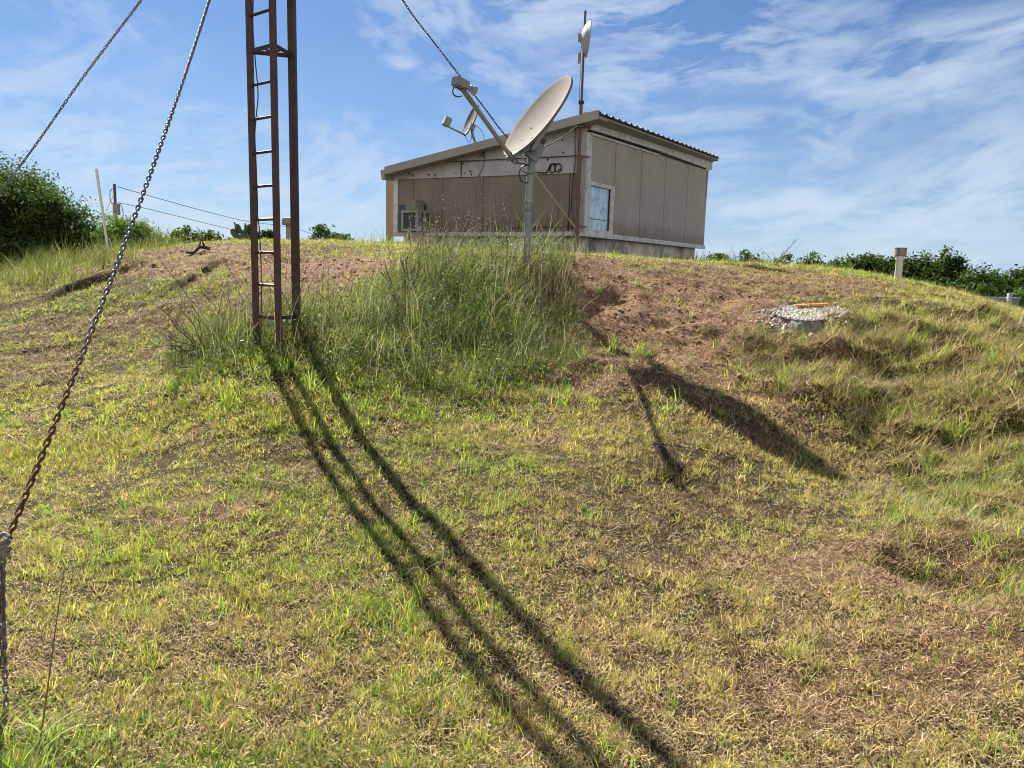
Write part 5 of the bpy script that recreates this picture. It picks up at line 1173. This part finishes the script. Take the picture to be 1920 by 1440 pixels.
# tall weeds with pale seed heads in front of the gable
Pst = []; stems = MB(); rg = random.Random(21)
for i in range(76):
    px = rg.gauss(858, 44); py = rg.uniform(345, 430) if i < 26 else rg.uniform(395, 450); Y = rg.uniform(9.8, 11.2)
    if i > 36: px = rg.uniform(760, 830)
    e_ = at(px, py, Y); bx_, by_ = e_.x + rg.uniform(-.15, .15), Y - rg.uniform(0, .2); b = Vector((bx_, by_, gz(bx_, by_)))
    S = smooth([b, b.lerp(e_, .5) + Vector((rg.uniform(-.04, .04), 0, 0)), e_], 5); stems.tube(S, .0028, 4, r2=.0012)
    for k in range(rg.randint(14, 30)):
        f = rg.uniform(.35, 1.0); q = S[min(len(S) - 1, int(f * (len(S) - 1)))]; Pst.append((q.x + rg.gauss(0, .028), q.y + rg.gauss(0, .028), q.z + rg.gauss(0, .02)))
stems.build('seed_stalks', M['wood_dead']); tag(bpy.data.objects['seed_stalks'], 'thin grey weed stalks with silvery seeds in front of the gable wall', 'weeds', kind='stuff')
Pst = np.array(Pst); leaves('weed_seeds', Pst, RNG.uniform(.006, .014, len(Pst)), lerpc((.20, .19, .16), (.52, .50, .46), RNG.random(len(Pst))), M['straw'], 'silvery seed heads of the weeds in front of the gable wall', 'weeds')
# arching seed heads over the tall grass
X, Y, v = region(3400, tall_f, (-5, 2.5, 5.8, 11.5), .3); N = len(X)
c = lerpc((.30, .30, .16), (.62, .58, .42), RNG.random(N))
blade_mesh('seed_heads', X, Y, Gd(X, Y), (.28 + .60 * v) * RNG.uniform(.6, 1.15, N), RNG.uniform(.0025, .005, N), RNG.normal(.3, 1.4, N), RNG.uniform(0, .3, N), RNG.uniform(.3, 2.3, N), c, M['straw'], 6, 'pale arching seed heads over the tall grass', 'grass')
# crumbly clods on the bare earth
n_ = 70000; X, Y = scatter(n_, 2.2, 16, .6); s = soil_f(X, Y); m = RNG.random(n_) < s * .9 * (fbm(X, Y, .3, 111, 3) > .42); X, Y = X[m], Y[m]; N = len(X); rr = np.minimum(RNG.gamma(1.4, .0045, N) * np.clip(Y / 6, .6, 1.4) + .003, .03)
oc = np.array([(1,0,0),(-1,0,0),(0,1,0),(0,-1,0),(0,0,1),(0,0,-1)], float); of = np.array([(0,2,4),(2,1,4),(1,3,4),(3,0,4),(2,0,5),(1,2,5),(3,1,5),(0,3,5)])
V = oc[None] * (rr[:, None, None] * RNG.uniform(.55, 1.4, (N, 6, 1))) * np.array([1, 1, .65]) + np.stack([X, Y, Gd(X, Y) + rr * .15], 1)[:, None, :]
mesh = mesh_np('earth_clods', V.reshape(-1, 3), (np.arange(N)[:, None, None] * 6 + of[None]).reshape(-1, 3), M['straw'], cols=np.repeat(lerpc((.15, .085, .055), (.38, .24, .165), RNG.random(N)), 6, axis=0)); tag(mesh, 'small crumbly clods of reddish brown earth on the bare patches', 'clods', kind='stuff')

# pale gravel spilling down from the concrete lump
X = sl_.x + RNG.normal(0, .24, 6500); Y = sl_.y - .08 + RNG.normal(0, .20, 6500); N = len(X); rr = RNG.gamma(2, .0035, N) + .003
V = oc[None] * (rr[:, None, None] * RNG.uniform(.55, 1.4, (N, 6, 1))) + np.stack([X, Y, np.maximum(Gd(X, Y) + rr * .3, np.where(((X - sl_.x) / .40) ** 2 + ((Y - sl_.y) / .36) ** 2 < 1, Gsm(X, Y) + .035, -9))], 1)[:, None, :]
mesh = mesh_np('gravel', V.reshape(-1, 3), (np.arange(N)[:, None, None] * 6 + of[None]).reshape(-1, 3), M['straw'], cols=np.repeat(lerpc((.20, .19, .18), (.58, .57, .55), RNG.random(N)), 6, axis=0)); tag(mesh, 'pale grey gravel spilled on the slope below the concrete lump', 'gravel', kind='stuff')

# dark dead stalks standing all through the tall grass
mb = MB(); rg = random.Random(77); cnt = 0
while cnt < 150:
    x = rg.uniform(-4, 1.4); y = rg.uniform(6.4, 10.6); v = float(tall_f(np.array([x]), np.array([y]))[0])
    if v < .35: continue
    cnt += 1; h = (.18 + .55 * v) * rg.uniform(.6, 1.2); b = Vector((x, y, gz(x, y) - .02)); e_ = b + Vector((rg.gauss(0, .16) * h * 2, rg.gauss(0, .1), h))
    S = smooth([b, b.lerp(e_, .5) + Vector((rg.uniform(-.04, .04), 0, .02)), e_], 5); mb.tube(S, .0032, 4, r2=.0012)
    for k in range(rg.randint(1, 4)):
        i = rg.randint(3, len(S) - 2); v_ = Vector((rg.uniform(-1, 1), rg.uniform(-.5, .5), rg.uniform(.4, 1.2))).normalized() * h * rg.uniform(.15, .4); mb.tube([S[i], S[i] + v_ * .5 + Vector((0, 0, -.006)), S[i] + v_], .0018, 4, r2=.0008)
tag(mb.build('dead_stalks', M['wood_dead']), 'dark dead stalks standing all through the tall grass', 'weeds', kind='stuff')

# pale foxtails at the lower left corner
N = 70; fx0 = gpx(45, 1425, 1.9); X = fx0.x + RNG.normal(0, .16, N); Y = fx0.y + RNG.normal(0, .10, N)
blade_mesh('foxtail_grass', X, Y, Gd(X, Y), RNG.uniform(.12, .26, N), RNG.uniform(.004, .008, N), RNG.normal(.1, 1.2, N), RNG.uniform(.1, .7, N), RNG.uniform(.6, 1.8, N), lerpc((.20, .30, .10), (.55, .58, .34), RNG.random(N)), M['grass'], 6, 'pale arching foxtail grass in the lower left corner by the chain', 'grass')
